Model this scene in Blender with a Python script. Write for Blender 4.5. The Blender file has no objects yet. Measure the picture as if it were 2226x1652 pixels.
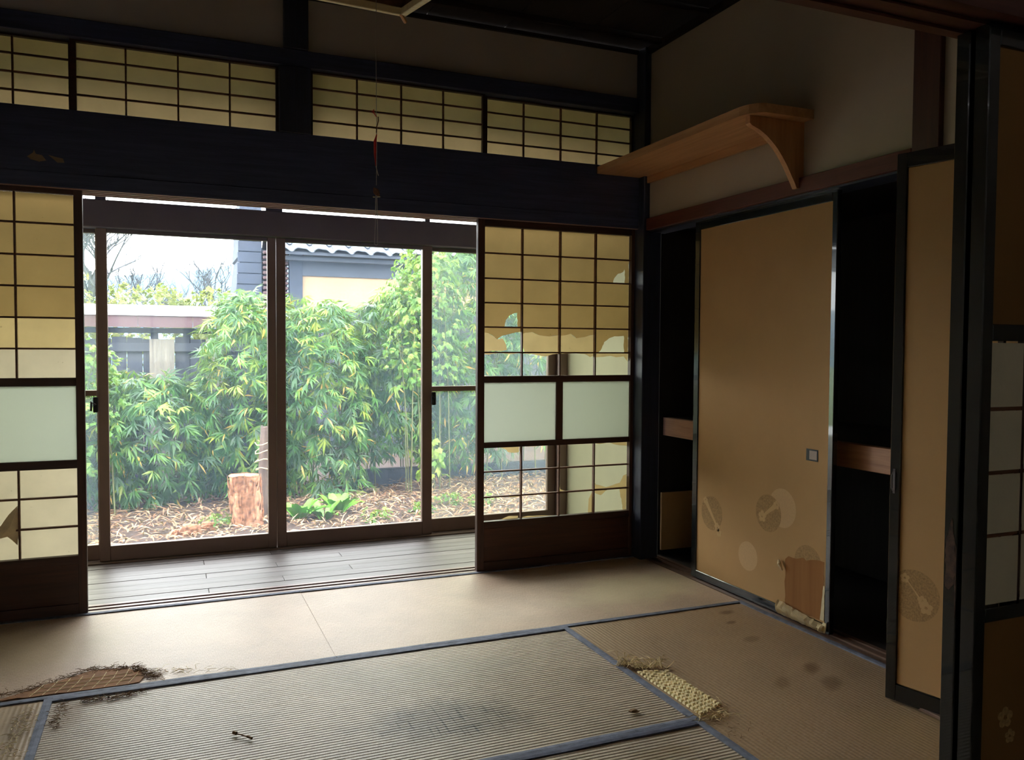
import bpy, bmesh, math, random
import numpy as np
from mathutils.geometry import tessellate_polygon
from mathutils import Matrix, Vector, noise as mnoise
R = random.Random(7)
PI = math.pi
sc = bpy.context.scene
COL = sc.collection

# ------------------------------------------------------------------ camera, sky, exposure
cam_d = bpy.data.cameras.new('camera'); cam = bpy.data.objects.new('camera', cam_d); COL.objects.link(cam)
cam_d.sensor_width = 36; cam_d.lens = 1791.15 / 2226 * 36; cam_d.clip_end = 500; cam_d.clip_start = .05
cam.matrix_world = (Matrix.Translation((-2.3856, -3.8796, 1.1309)) @ Matrix.Rotation(-.39797, 4, 'Z')
                    @ Matrix.Rotation(PI/2 - .03766, 4, 'X') @ Matrix.Rotation(.00571, 4, 'Z'))
sc.camera = cam
world = bpy.data.worlds.new('overcast sky'); sc.world = world; world.use_nodes = True
bg = world.node_tree.nodes['Background']
bg.inputs['Color'].default_value = (.985, .97, .99, 1); bg.inputs['Strength'].default_value = 5.0
sc.view_settings.view_transform = 'Standard'; sc.view_settings.look = 'None'
sc.view_settings.gamma = 1; sc.view_settings.exposure = 1.3
sc.view_settings.use_curve_mapping = False
cy = sc.cycles
cy.max_bounces = 10; cy.diffuse_bounces = 6; cy.glossy_bounces = 3; cy.transmission_bounces = 6
cy.transparent_max_bounces = 12; cy.sample_clamp_indirect = 6; cy.caustics_reflective = False; cy.caustics_refractive = False
cy.use_denoising = True

# ------------------------------------------------------------------ materials
class NT:
    def __init__(s, name):
        s.m = bpy.data.materials.new(name); s.m.use_nodes = True
        s.t = s.m.node_tree; s.t.nodes.clear()
        s.out = s.t.nodes.new('ShaderNodeOutputMaterial')
    def n(s, typ, props=None, **inp):
        nd = s.t.nodes.new('ShaderNode' + typ)
        for k, v in (props or {}).items(): setattr(nd, k, v)
        for k, v in inp.items():
            key = int(k[1:]) if k[0] == 'i' and k[1:].isdigit() else k.replace('_', ' ')
            s.put(nd.inputs[key], v)
        return nd
    def put(s, sock, v):
        if isinstance(v, bpy.types.NodeSocket): s.t.links.new(v, sock)
        elif isinstance(v, bpy.types.Node): s.t.links.new(v.outputs[0], sock)
        else:
            if isinstance(v, (tuple, list)) and len(v) == 3 and sock.type == 'RGBA': v = (*v, 1)
            sock.default_value = v
    def coord(s, scale=(1, 1, 1), world=False, loc=(0, 0, 0)):
        c = s.n('NewGeometry').outputs['Position'] if world else s.n('TexCoord').outputs['Object']
        return s.n('Mapping', Vector=c, Scale=scale, Location=loc).outputs[0]
    def noise(s, vec, scale, detail=4, rough=.55, dist=0):
        return s.n('TexNoise', Vector=vec, Scale=scale, Detail=detail, Roughness=rough, Distortion=dist).outputs[0]
    def ramp(s, fac, stops):
        nd = s.n('ValToRGB', Fac=fac); cr = nd.color_ramp
        while len(cr.elements) < len(stops): cr.elements.new(.5)
        for e, (p, c) in zip(cr.elements, stops):
            e.position = p; e.color = (*c, 1) if len(c) == 3 else c
        return nd.outputs[0]
    def math(s, op, a, b=0.0, clamp=False):
        return s.n('Math', dict(operation=op, use_clamp=clamp), i0=a, i1=b).outputs[0]
    def mix(s, fac, a, b, blend='MIX'):
        nd = s.n('Mix', dict(data_type='RGBA', blend_type=blend))
        s.put(nd.inputs[0], fac); s.put(nd.inputs[6], a); s.put(nd.inputs[7], b)
        return nd.outputs[2]
    def bump(s, h, strength=.3, dist=.002):
        return s.n('Bump', Height=h, Strength=strength, Distance=dist).outputs[0]
    def bsdf(s, **k):
        b = s.n('BsdfPrincipled', **k); s.t.links.new(b.outputs[0], s.out.inputs[0]); return b
def lin(r, g, b):
    f = lambda c: (c/255/12.92 if c/255 <= .04045 else ((c/255+.055)/1.055)**2.4)
    return (f(r), f(g), f(b))

def m_wood(name, dark, light, axis='x', rough=.5, grain=1.0, bump=.25, coat=0.0):
    t = NT(name); sc_ = {'x': (1.2, 22, 22), 'y': (22, 1.2, 22), 'z': (22, 22, 1.2)}[axis]
    off = t.n('ObjectInfo').outputs['Random']
    v = t.n('Mapping', Vector=t.n('TexCoord').outputs['Object'], Scale=sc_, Location=(0, 0, 0)).outputs[0]
    v = t.n('VectorMath', dict(operation='ADD'), i0=v, i1=t.n('CombineXYZ', X=t.math('MULTIPLY', off, 37), Y=t.math('MULTIPLY', off, 17)).outputs[0]).outputs[0]
    n1 = t.noise(v, 2.2*grain, 6, .6, .4); n2 = t.noise(v, 9*grain, 3, .6)
    f = t.math('ADD', t.math('MULTIPLY', n1, .75), t.math('MULTIPLY', n2, .25))
    col = t.ramp(f, [(.3, dark), (.7, light)])
    val = t.math('ADD', t.math('MULTIPLY', off, .3), .85)
    col = t.mix(1.0, col, t.n('CombineXYZ', X=val, Y=val, Z=val).outputs[0], 'MULTIPLY')
    t.bsdf(Base_Color=col, Roughness=rough, Normal=t.bump(f, bump, .002), Coat_Weight=coat, Coat_Roughness=.25)
    return t.m
def m_plain(name, c, rough=.6, var=.12, scale=6, bump=.1, metal=0.0, coat=0.0, fine=60):
    t = NT(name); v = t.coord()
    f = t.noise(v, scale, 5, .6)
    lo = tuple(x*(1-var) for x in c); hi = tuple(min(1, x*(1+var)) for x in c)
    t.bsdf(Base_Color=t.ramp(f, [(.3, lo), (.7, hi)]), Roughness=rough, Metallic=metal, Coat_Weight=coat, Normal=t.bump(t.noise(v, fine, 3), bump, .002))
    return t.m
def m_paper(name, c, trans=.6, var=.08):
    t = NT(name); v = t.coord(); rnd = t.n('ObjectInfo').outputs['Random']
    v = t.n('VectorMath', dict(operation='ADD'), i0=v, i1=t.n('CombineXYZ', X=t.math('MULTIPLY', rnd, 9)).outputs[0]).outputs[0]
    f = t.noise(v, 7, 4, .55); sp = t.noise(v, 55, 2, .5)
    col = t.ramp(f, [(.3, tuple(x*(1-var) for x in c)), (.7, tuple(min(1, x*(1+var)) for x in c))])
    col = t.mix(t.ramp(sp, [(.74, (0, 0, 0)), (.78, (.5, .5, .5))]), col, tuple(x*.45 for x in c))
    nb = t.bump(t.noise(v, 9, 3, .5), .35, .006)
    d = t.n('BsdfDiffuse', Color=col, Normal=nb); tr = t.n('BsdfTranslucent', Color=col, Normal=nb)
    t.put(t.out.inputs[0], t.n('MixShader', i0=trans, i1=d.outputs[0], i2=tr.outputs[0]).outputs[0])
    return t.m
def m_glass(name, dust=.06, tint=(.97, 1, .99), streak=True):
    t = NT(name)
    tr = t.n('BsdfTransparent', Color=tint); gl = t.n('BsdfGlossy', Color=(1, 1, 1), Roughness=.02)
    fr = t.n('Fresnel', IOR=1.35).outputs[0]
    clear = t.n('MixShader', i0=t.math('MULTIPLY', fr, .8), i1=tr.outputs[0], i2=gl.outputs[0]).outputs[0]
    dd = t.n('BsdfTranslucent', Color=(.56, .76, 1.0)); 
    v = t.coord((1, 1, .5)); f = t.noise(v, 2.5, 5, .6)
    fine = t.noise(v, 140, 2, .5)
    fac = t.math('MULTIPLY', t.math('ADD', t.math('MULTIPLY', f, 1.3), .35), dust)
    fac = t.math('ADD', fac, t.ramp(fine, [(.76, (0, 0, 0)), (.82, (.12, .12, .12))]))
    t.put(t.out.inputs[0], t.n('MixShader', i0=fac, i1=clear, i2=dd.outputs[0]).outputs[0])
    return t.m
def m_frost(name, c):
    t = NT(name)
    d = t.n('BsdfTranslucent', Color=c); tr = t.n('BsdfTransparent', Color=(.9, 1, .95)); g = t.n('BsdfGlossy', Roughness=.35)
    a = t.n('MixShader', i0=.08, i1=d.outputs[0], i2=g.outputs[0]).outputs[0]
    t.put(t.out.inputs[0], a)
    return t.m
def m_leaf(name, stops, trans=.4, rough=.45):
    t = NT(name); a = t.n('Attribute', dict(attribute_name='tone')).outputs['Fac']
    col = t.ramp(a, stops)
    p = t.n('BsdfPrincipled', Base_Color=col, Roughness=rough); tr = t.n('BsdfTranslucent', Color=t.mix(.35, col, (.5, .7, .1)))
    t.put(t.out.inputs[0], t.n('MixShader', i0=trans, i1=p.outputs[0], i2=tr.outputs[0]).outputs[0])
    return t.m
def m_tatami(name, base, axis, stains=(), wear=.25, rib=1.0, rough=.44):
    """woven rush: ribs along one axis, cross threads, blotches and stains given in metres on the floor"""
    t = NT(name); pos = t.n('NewGeometry').outputs['Position']
    sep = t.n('SeparateXYZ', Vector=pos); a, b = (sep.outputs[1], sep.outputs[0]) if axis == 'x' else (sep.outputs[0], sep.outputs[1])
    w = t.noise(pos, 3, 2, .5)
    ph = t.math('ADD', t.math('MULTIPLY', a, 2*PI/.0152), t.math('MULTIPLY', w, 1.2))
    ribs = t.math('ADD', t.math('MULTIPLY', t.math('SINE', ph), .5), .5)
    thr = t.noise(t.n('Mapping', Vector=pos, Scale=(60, 400, 1) if axis == 'y' else (400, 60, 1)).outputs[0], 1, 2, .6)
    blot = t.noise(pos, 2.6, 6, .62, .3); fine = t.noise(pos, 38, 3, .6)
    lo = tuple(x*(1-wear) for x in base); hi = tuple(min(1, x*(1+wear*.7)) for x in base)
    col = t.ramp(blot, [(.3, lo), (.7, hi)])
    col = t.mix(t.math('MULTIPLY', t.math('SUBTRACT', 1, ribs), .36*rib), col, tuple(x*.45 for x in base))
    col = t.mix(.16, col, t.ramp(thr, [(.3, (.0, .0, .0)), (.7, (1, .95, .85))]))
    col = t.mix(t.ramp(fine, [(.66, (0, 0, 0)), (.75, (.35, .35, .35))]), col, tuple(x*.5 for x in base))
    for (sx, sy, rx, ry, ang, c, k) in stains:
        mp = t.n('Mapping', dict(vector_type='TEXTURE'), Vector=pos, Location=(sx, sy, 0), Rotation=(0, 0, ang), Scale=(rx, ry, 1))
        ln = t.n('VectorMath', dict(operation='LENGTH'), i0=mp.outputs[0]).outputs[1]
        d = t.math('ADD', ln, t.math('MULTIPLY', t.math('SUBTRACT', t.noise(pos, 9, 4, .6), .5), 1.1))
        fac = t.math('MULTIPLY', t.ramp(d, [(.45, (1, 1, 1)), (1.0, (0, 0, 0))]), k)
        if k == .75 and rx >= .3:      # scratched stain: fine crossing scratches
            s1 = t.ramp(t.noise(t.n('Mapping', Vector=pos, Rotation=(0, 0, .1), Scale=(110, 7, 1)).outputs[0], 1, 3, .6), [(.36, (1, 1, 1)), (.46, (.45, .45, .45))])
            s2 = t.ramp(t.noise(t.n('Mapping', Vector=pos, Rotation=(0, 0, 0), Scale=(6, 120, 1)).outputs[0], 1, 3, .6), [(.36, (.8, .8, .8)), (.46, (.3, .3, .3))])
            fac = t.math('MULTIPLY', fac, t.math('ADD', s1, s2))
        col = t.mix(fac, col, c)
    h = t.math('ADD', t.math('MULTIPLY', ribs, rib), t.math('MULTIPLY', thr, .25))
    t.bsdf(Base_Color=col, Roughness=rough, Normal=t.bump(h, .7, .0022), Specular_IOR_Level=.42)
    return t.m

M = {}
M['beam'] = m_wood('black stained beam wood with flare blue', lin(52, 57, 84), lin(78, 86, 122), 'x', .5, bump=.15)  # black stain, with the blue of lens flare put into its colour
M['post'] = m_wood('black stained post wood', lin(36, 40, 54), lin(58, 64, 88), 'z', .5, bump=.15)
M['lat'] = m_wood('dark brown lattice wood', lin(84, 50, 36), lin(130, 84, 60), 'x', .5, bump=.1)
M['stile'] = m_wood('dark brown sliding door wood', lin(48, 30, 25), lin(84, 54, 42), 'z', .5)
M['rail'] = m_wood('dark brown rail wood', lin(46, 28, 24), lin(78, 48, 38), 'x', .5)
M['kick'] = m_wood('reddish dark door panel wood', lin(50, 26, 18), lin(86, 48, 34), 'x', .4, grain=.6)
M['red'] = m_wood('reddish brown trim wood y', lin(84, 38, 28), lin(116, 60, 46), 'y', .55)
M['redx'] = m_wood('reddish brown trim wood x', lin(132, 96, 86), lin(176, 140, 128), 'x', .55)
M['redp'] = m_wood('dark reddish header wood', lin(70, 32, 24), lin(100, 54, 42), 'x', .55)
M['redz'] = m_wood('reddish brown post wood', lin(62, 32, 20), lin(90, 50, 34), 'z', .5)
M['sill'] = m_wood('worn threshold wood', lin(92, 66, 60), lin(150, 120, 112), 'x', .38)
M['silly'] = m_wood('worn closet track wood', lin(90, 66, 54), lin(142, 112, 92), 'y', .45)
M['plank'] = m_wood('weathered veranda plank', lin(76, 62, 56), lin(124, 112, 112), 'x', .48, grain=.8, bump=.35)
M['shelf'] = m_wood('orange pine shelf wood', lin(184, 134, 88), lin(216, 168, 120), 'y', .5, grain=.7)
M['shelfz'] = m_wood('orange pine bracket wood', lin(174, 122, 78), lin(206, 154, 106), 'z', .5, grain=.7)
M['cedar'] = m_wood('pale cedar beam wood', lin(150, 100, 70), lin(190, 138, 100), 'y', .5)
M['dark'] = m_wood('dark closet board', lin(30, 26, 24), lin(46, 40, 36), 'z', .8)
M['ceil'] = m_wood('smoked ceiling board', lin(24, 17, 14), lin(42, 30, 24), 'y', .7)
M['plaster'] = m_plain('grey plaster wall', lin(196, 186, 178), .9, .05, 2, .15)
M['plaster2'] = m_plain('off white plaster wall', lin(180, 166, 146), .9, .05, 2, .12)
M['endwall'] = m_plain('pale green cream veranda wall', lin(214, 212, 178), .9, .05, 3, .1)
M['paper'] = m_paper('yellowed shoji paper', lin(150, 124, 78), .62)
M['papert'] = m_paper('transom paper', lin(184, 154, 110), .66)
M['paperw'] = m_plain('old white lattice paper', lin(214, 200, 176), .9, .05, 8, .1)
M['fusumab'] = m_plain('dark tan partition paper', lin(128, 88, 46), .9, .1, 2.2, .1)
M['paper2'] = m_paper('pale shoji paper', lin(182, 160, 114), .66)
M['paper3'] = m_paper('white shoji paper', lin(186, 174, 150), .62)
M['glass'] = m_glass('dusty window glass', .020)
M['glass2'] = m_glass('hazy window glass', .045, (.90, .92, .82))
M['frost'] = m_frost('green frosted glass', (.53, .55, .50))
M['alu'] = m_plain('bronze window frame metal', lin(132, 112, 102), .42, .08, 5, .05, .3)
M['aludark'] = m_plain('dark bronze head rail metal', lin(112, 104, 108), .5, .08, 5, .05, .1)
M['black'] = m_plain('black metal', lin(20, 20, 20), .4, .05, 5, .02, .5)
M['lacq'] = m_plain('black lacquer frame', lin(22, 26, 28), .22, .1, 9, .06, 0, .6)
M['chip'] = m_plain('chipped lacquer bare wood', lin(80, 54, 40), .8, .5, 60, .3)
M['fusuma'] = m_plain('tan sliding door paper', lin(192, 152, 102), .85, .07, 2.2, .10, fine=160)
M['motifdark'] = m_plain('brown speckled round print', lin(170, 134, 88), .85, .3, 160, .05)
M['motifpale'] = m_plain('pale mica round print', lin(206, 168, 122), .8, .05, 120, .05)
M['motifwhite'] = m_plain('cream flower print', lin(204, 166, 116), .8, .05, 40, .05)
M['board'] = m_wood('bare brown board', lin(140, 92, 48), lin(166, 114, 66), 'z', .95, grain=.3)
M['oldpaper'] = m_plain('crumpled lining paper', lin(234, 216, 174), .9, .12, 20, .3)
M['border'] = m_plain('blue black cloth mat border', lin(112, 117, 134), .8, .35, 30, .4, fine=300)  # lightened: the sheen of the cloth is put into this colour
M['border2'] = m_plain('dark navy cloth mat border', lin(80, 84, 104), .8, .35, 30, .4, fine=300)
M['straw'] = m_plain('frayed straw', lin(218, 198, 152), .9, .25, 30, .1)
M['strawdark'] = m_plain('brown frayed rush', lin(128, 98, 66), .9, .3, 30, .1)
M['weave'] = m_plain('exposed straw core', lin(238, 220, 172), .9, .15, 40, .3)
M['net'] = m_plain('exposed brown mat core', lin(150, 104, 66), .9, .25, 30, .4)
M['lampwhite'] = m_wood('pale lamp frame wood', lin(200, 190, 150), lin(232, 224, 186), 'x', .5)
M['lampbrown'] = m_wood('brown lamp board', lin(112, 84, 62), lin(160, 126, 96), 'y', .5)
M['cord'] = m_plain('white cotton cord', lin(196, 190, 180), .8, .1, 50, .1)
M['redcloth'] = m_plain('red ribbon', lin(206, 44, 44), .7, .2, 30, .1)
M['knot'] = m_plain('brown knotted string', lin(140, 96, 76), .8, .3, 60, .3)
M['scrap'] = m_plain('torn tape scrap', lin(150, 128, 104), .9, .2, 30, .2)
M['soil'] = m_plain('garden soil', lin(66, 50, 42), .95, .35, 5, .8, fine=40)
M['litter'] = m_leaf('dry fallen leaves', [(0, lin(78, 48, 34)), (.35, lin(122, 84, 60)), (.7, lin(158, 128, 98)), (1, lin(190, 168, 136))], .1, .7)
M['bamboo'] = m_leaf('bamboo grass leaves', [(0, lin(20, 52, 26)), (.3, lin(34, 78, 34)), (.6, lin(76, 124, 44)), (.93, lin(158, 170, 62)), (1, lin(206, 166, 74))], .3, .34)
M['round'] = m_leaf('bright small leaves', [(0, lin(46, 92, 30)), (.5, lin(88, 132, 44)), (1, lin(144, 160, 70))], .35, .4)
M['yellow'] = m_leaf('yellow green hedge leaves', [(0, lin(78, 88, 34)), (.5, lin(112, 118, 52)), (1, lin(144, 140, 78))], .3, .5)
M['hosta'] = m_plain('light green broad leaf', lin(88, 150, 34), .4, .15, 14, .2)
M['stem'] = m_plain('green brown stem', lin(92, 96, 58), .7, .25, 20, .1)
M['bark'] = m_plain('peeled pale stump wood', lin(158, 112, 84), .9, .75, 26, 1.0, fine=70)
M['bark2'] = m_plain('grey bark', lin(98, 82, 74), .9, .3, 26, .9, fine=70)
M['twig'] = m_plain('grey bare branch', lin(58, 60, 66), .9, .15, 6, .1)
M['fence'] = m_wood('weathered grey fence board', lin(40, 42, 50), lin(68, 72, 84), 'z', .8)
M['fencelight'] = m_wood('pale weathered fence board', lin(98, 94, 90), lin(146, 138, 126), 'z', .8)
M['cap'] = m_plain('pale metal roof sheet', lin(200, 204, 210), .4, .05, 3, .05, .3)
M['fascia'] = m_plain('reddish fascia board', lin(86, 62, 66), .7, .1, 5, .1)
M['earth'] = m_plain('tan mud plaster', lin(158, 134, 108), .9, .12, 1.2, .2)
M['eavegrey'] = m_plain('grey boards under the eave', lin(66, 72, 84), .9, .1, 3, .2)  # one grey for eave boards, upper wall band and lean-to wall
M['tile'] = m_plain('silver grey roof tile', lin(104, 112, 126), .42, .12, 6, .1)
M['tilered'] = m_plain('weathered reddish roof tile', lin(72, 52, 54), .7, .2, 8, .2)
M['slate'] = m_plain('dark slate cladding', lin(44, 52, 68), .8, .2, 8, .2)
M['conc'] = m_plain('dark concrete curb', lin(46, 50, 58), .9, .15, 8, .3)
M['hill'] = m_plain('haze tinted wooded hill', lin(84, 116, 138), 1, .15, .2, 0)  # distance haze put into the hill colour as pale blue
M['eave'] = m_wood('dark eave board', lin(60, 50, 44), lin(90, 76, 66), 'x', .8)

# ------------------------------------------------------------------ helpers
INV = {}
def set_tag(o, label=None, cat=None, group=None, kind=None):
    for k, v in (('label', label), ('category', cat), ('group', group), ('kind', kind)):
        if v: o[k] = v
    return o
def thing(name, label, cat, loc=(0, 0, 0), rot=None, group=None, kind=None):
    o = bpy.data.objects.new(name, None); COL.objects.link(o); o.empty_display_size = .1
    mw = Matrix.Translation(loc) @ (rot if rot is not None else Matrix())
    o.matrix_world = mw; INV[o] = mw.inverted()
    return set_tag(o, label, cat, group, kind)
def obj(name, bm, mat, parent=None, label=None, kind=None, smooth=False, local=False):
    """links a bmesh (given in world coordinates, or in the parent's frame with local) as one object"""
    if isinstance(bm, bmesh.types.BMesh):
        me = bpy.data.meshes.new(name); bm.to_mesh(me); bm.free()
    else: me = bm
    o = bpy.data.objects.new(name, me); COL.objects.link(o)
    if parent is not None:
        inv = INV.get(parent, Matrix())
        if not local and not me.get('moved'): me.transform(inv); me['moved'] = 1
        o.parent = parent; INV[o] = inv
    if mat is not None and not me.materials: me.materials.append(mat)
    if smooth:
        for p in me.polygons: p.use_smooth = True
    return set_tag(o, label=label, kind=kind)
def single(name, bm, mat, label, cat, group=None, kind=None, smooth=False, loc=None):
    """a thing that is one mesh, origin at its own base"""
    me = bpy.data.meshes.new(name); bm.to_mesh(me); bm.free()
    vs = [v.co for v in me.vertices]
    if loc is None:
        loc = Vector((sum(v.x for v in vs)/len(vs), sum(v.y for v in vs)/len(vs), min(v.z for v in vs)))
    loc = Vector(loc); me.transform(Matrix.Translation(-loc)); me.materials.append(mat)
    o = bpy.data.objects.new(name, me); COL.objects.link(o); o.location = loc
    if smooth:
        for p in me.polygons: p.use_smooth = True
    return set_tag(o, label, cat, group, kind)
def B(*boxes, bev=0.0, bm=None):
    """boxes (x0,x1,y0,y1,z0,z1)"""
    bm = bm or bmesh.new()
    for (x0, x1, y0, y1, z0, z1) in boxes:
        vs = [bm.verts.new((x, y, z)) for x in (x0, x1) for y in (y0, y1) for z in (z0, z1)]
        for f in ((0, 1, 3, 2), (4, 6, 7, 5), (0, 4, 5, 1), (2, 3, 7, 6), (0, 2, 6, 4), (1, 5, 7, 3)):
            bm.faces.new([vs[i] for i in f])
    if bev: bmesh.ops.bevel(bm, geom=bm.edges[:], offset=bev, segments=1, affect='EDGES', clamp_overlap=True)
    bmesh.ops.recalc_face_normals(bm, faces=bm.faces[:])
    return bm
def struct(name, bm, mat, parent=None, label=None, smooth=False):
    return obj(name, bm, mat, parent, label=label, kind=None if parent else 'structure', smooth=smooth)
def tube(bm, pts, rad, seg=6, cap=True):
    pts = [Vector(p) for p in pts]; rads = rad if isinstance(rad, (list, tuple)) else [rad]*len(pts)
    rings = []; prev = None
    for i, p in enumerate(pts):
        d = (pts[min(i+1, len(pts)-1)] - pts[max(i-1, 0)]).normalized()
        a = prev if prev is not None else (Vector((0, 0, 1)) if abs(d.z) < .9 else Vector((1, 0, 0)))
        u = d.cross(a); 
        if u.length < 1e-5: u = d.orthogonal()
        u.normalize(); w = u.cross(d).normalized(); prev = w
        rings.append([bm.verts.new(p + (u*math.cos(2*PI*k/seg) + w*math.sin(2*PI*k/seg))*rads[i]) for k in range(seg)])
    for a, b in zip(rings, rings[1:]):
        for k in range(seg): bm.faces.new((a[k], a[(k+1) % seg], b[(k+1) % seg], b[k]))
    if cap and seg > 2: bm.faces.new(rings[0][::-1]); bm.faces.new(rings[-1])
    return bm
def prism(poly, thick, to3, bm=None):
    """poly 2D list extruded: to3(u, v, t)"""
    bm = bm or bmesh.new()
    a = [bm.verts.new(to3(u, v, 0)) for u, v in poly]; b = [bm.verts.new(to3(u, v, thick)) for u, v in poly]
    bm.faces.new(a); bm.faces.new(b[::-1]); n = len(poly)
    for i in range(n): bm.faces.new((a[i], b[i], b[(i+1) % n], a[(i+1) % n]))
    bmesh.ops.recalc_face_normals(bm, faces=bm.faces[:])
    return bm
def jag(poly, amp, step, rnd):
    """roughens the edge of a polygon"""
    out = []
    for (a, b) in zip(poly, poly[1:] + poly[:1]):
        L = math.dist(a, b); n = max(1, int(L/step))
        for i in range(n):
            t = i/n; j = amp if 0 < i else 0
            out.append((a[0]+(b[0]-a[0])*t + rnd.uniform(-j, j), a[1]+(b[1]-a[1])*t + rnd.uniform(-j, j)))
    return out
def leaf_mesh(name, P, D, N, L, W, tone, droop=.12):
    """P base points, D directions, N normals (numpy n x 3), folded 4-triangle leaves"""
    n = len(P); S = np.cross(D, N); S /= np.linalg.norm(S, axis=1)[:, None]+1e-9
    Lc = L[:, None]; Wc = W[:, None]
    mid = P + D*Lc*.45 + N*Lc*droop*.5
    l = mid + S*Wc*.5 + N*Wc*.12; r = mid - S*Wc*.5 + N*Wc*.12; tip = P + D*Lc - N*Lc*droop*.6
    V = np.stack([P, l, r, mid, tip], 1).reshape(-1, 3)
    base = (np.arange(n)*5)[:, None]
    F = np.concatenate([base+np.array([[0, 3, 1]]), base+np.array([[0, 2, 3]]), base+np.array([[1, 3, 4]]), base+np.array([[3, 2, 4]])], 1).reshape(-1, 3)
    me = bpy.data.meshes.new(name)
    me.vertices.add(len(V)); me.vertices.foreach_set('co', V.astype(np.float32).ravel())
    me.loops.add(F.size); me.loops.foreach_set('vertex_index', F.ravel().astype(np.int32))
    me.polygons.add(len(F)); me.polygons.foreach_set('loop_start', np.arange(0, F.size, 3, dtype=np.int32))
    me.polygons.foreach_set('loop_total', np.full(len(F), 3, dtype=np.int32))
    at = me.attributes.new('tone', 'FLOAT', 'POINT'); at.data.foreach_set('value', np.repeat(tone, 5).astype(np.float32))
    me.update(); me.validate()
    return me

# ------------------------------------------------------------------ room shell
T = .91
LX, RX = -3.64, .0
# sub floor and the mats
struct('floor', B((-4.6, 1.0, -6.5, .12, -.14, -.055)), M['dark'])
struct('floor_next_room', B((-4.5, .9, -6.4, -2.87, -.05, 0.0)), m_tatami('old mats of the next room', lin(150, 132, 100), 'x'))
def mat_thing(x0, x1, y0, y1, axis, base, label, stains=(), wear=.22, rib=1.0, borders=('lo', 'hi'), bm_='border'):
    g = .0007
    t = thing('tatami_mat', label, 'tatami mat', ((x0+x1)/2, (y0+y1)/2, -.05), group='tatami mats covering the floor')
    bw = .024; zt = 0.0
    mt = m_tatami('rush weave ' + label[:20], base, axis, stains, wear, rib)
    bm = bmesh.new(); nx, ny = (24, 12) if axis == 'x' else (12, 24)
    x0, x1, y0, y1 = x0+g, x1-g, y0+g, y1-g
    grid = [[bm.verts.new((x0+(x1-x0)*i/nx, y0+(y1-y0)*j/ny, zt - .002 + .0018*mnoise.noise(Vector((x0+i*.11, y0+j*.13, .3))))) for j in range(ny+1)] for i in range(nx+1)]
    for i in range(nx):
        for j in range(ny): bm.faces.new((grid[i][j], grid[i+1][j], grid[i+1][j+1], grid[i][j+1]))
    ring = [grid[i][0] for i in range(nx+1)] + [grid[nx][j] for j in range(1, ny+1)] + [grid[i][ny] for i in range(nx-1, -1, -1)] + [grid[0][j] for j in range(ny-1, 0, -1)]
    low = [bm.verts.new((v.co.x, v.co.y, -.05)) for v in ring]; n = len(ring)
    for i in range(n): bm.faces.new((ring[i], low[i], low[(i+1) % n], ring[(i+1) % n]))
    bm.faces.new(low)
    bmesh.ops.recalc_face_normals(bm, faces=bm.faces[:])
    obj('rush_cover', bm, mt, t)
    for s in borders:
        bm = bmesh.new(); N = 40; rr = random.Random(hash((round(x0*100), s)) & 0xffff)
        for i in range(N+1):
            f = i/N; w1 = .0025*mnoise.noise(Vector((f*9, x0*3, y0))); hz = .0035 + .0012*mnoise.noise(Vector((f*14, y0, x0)))
            if axis == 'x':
                x = x0+(x1-x0)*f; yo = y0-.001 if s == 'lo' else y1+.001; sg = 1 if s == 'lo' else -1
                row = [(x, yo, -.03), (x, yo, hz-.001), (x, yo+sg*(bw*.5), hz), (x, yo+sg*(bw+w1), hz-.001), (x, yo+sg*(bw+w1), -.004)]
            else:
                y = y0+(y1-y0)*f; xo = x0-.001 if s == 'lo' else x1+.001; sg = 1 if s == 'lo' else -1
                row = [(xo, y, -.03), (xo, y, hz-.001), (xo+sg*(bw*.5), y, hz), (xo+sg*(bw+w1), y, hz-.001), (xo+sg*(bw+w1), y, -.004)]
            cur = [bm.verts.new(p) for p in row]
            if i:
                for k in range(4): bm.faces.new((pr[k], pr[k+1], cur[k+1], cur[k]))
            pr = cur
        bmesh.ops.recalc_face_normals(bm, faces=bm.faces[:])
        obj('cloth_border', bm, M[bm_], t)
    return t
c_light = lin(208, 176, 148); c_grey = lin(184, 163, 138); c_brown = lin(172, 138, 98)
dk = lin(76, 66, 60)
mat_a = mat_thing(-2*T, 0, -T, 0, 'x', c_light, 'pale mat under the window at the right, reaching the closet', [(-.35, -.55, .5, .25, .2, lin(216, 204, 166), .5)], .2, .6)
mat_b = mat_thing(-4*T, -2*T, -T, 0, 'x', c_light, 'pale mat under the window at the left, frayed at its near border', [(-2.62, -.80, .22, .05, .15, lin(146, 112, 78), .8), (-3.0, -.4, .6, .3, 0, lin(190, 170, 130), .4)], .2, .6)
mat_c = mat_thing(-3*T, -T, -2*T, -T, 'x', c_grey, 'grey ribbed mat in the middle with a dark scratched stain', [(-1.60, -1.53, .30, .17, -.25, dk, .75), (-1.55, -1.15, .45, .14, -.1, lin(160, 150, 132), .5), (-2.62, -.99, .12, .03, 0, lin(140, 112, 80), .7), (-2.66, -1.05, .05, .12, 0, lin(140, 112, 80), .6)], .24, 1.2)
mat_d = mat_thing(-3*T, -T, -3*T, -2*T, 'x', c_grey, 'grey ribbed mat nearest the viewer, beyond the double border', [(-1.1, -1.95, .12, .05, 0, lin(150, 128, 96), .5)], .22, 1.2, bm_='border2')
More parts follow.
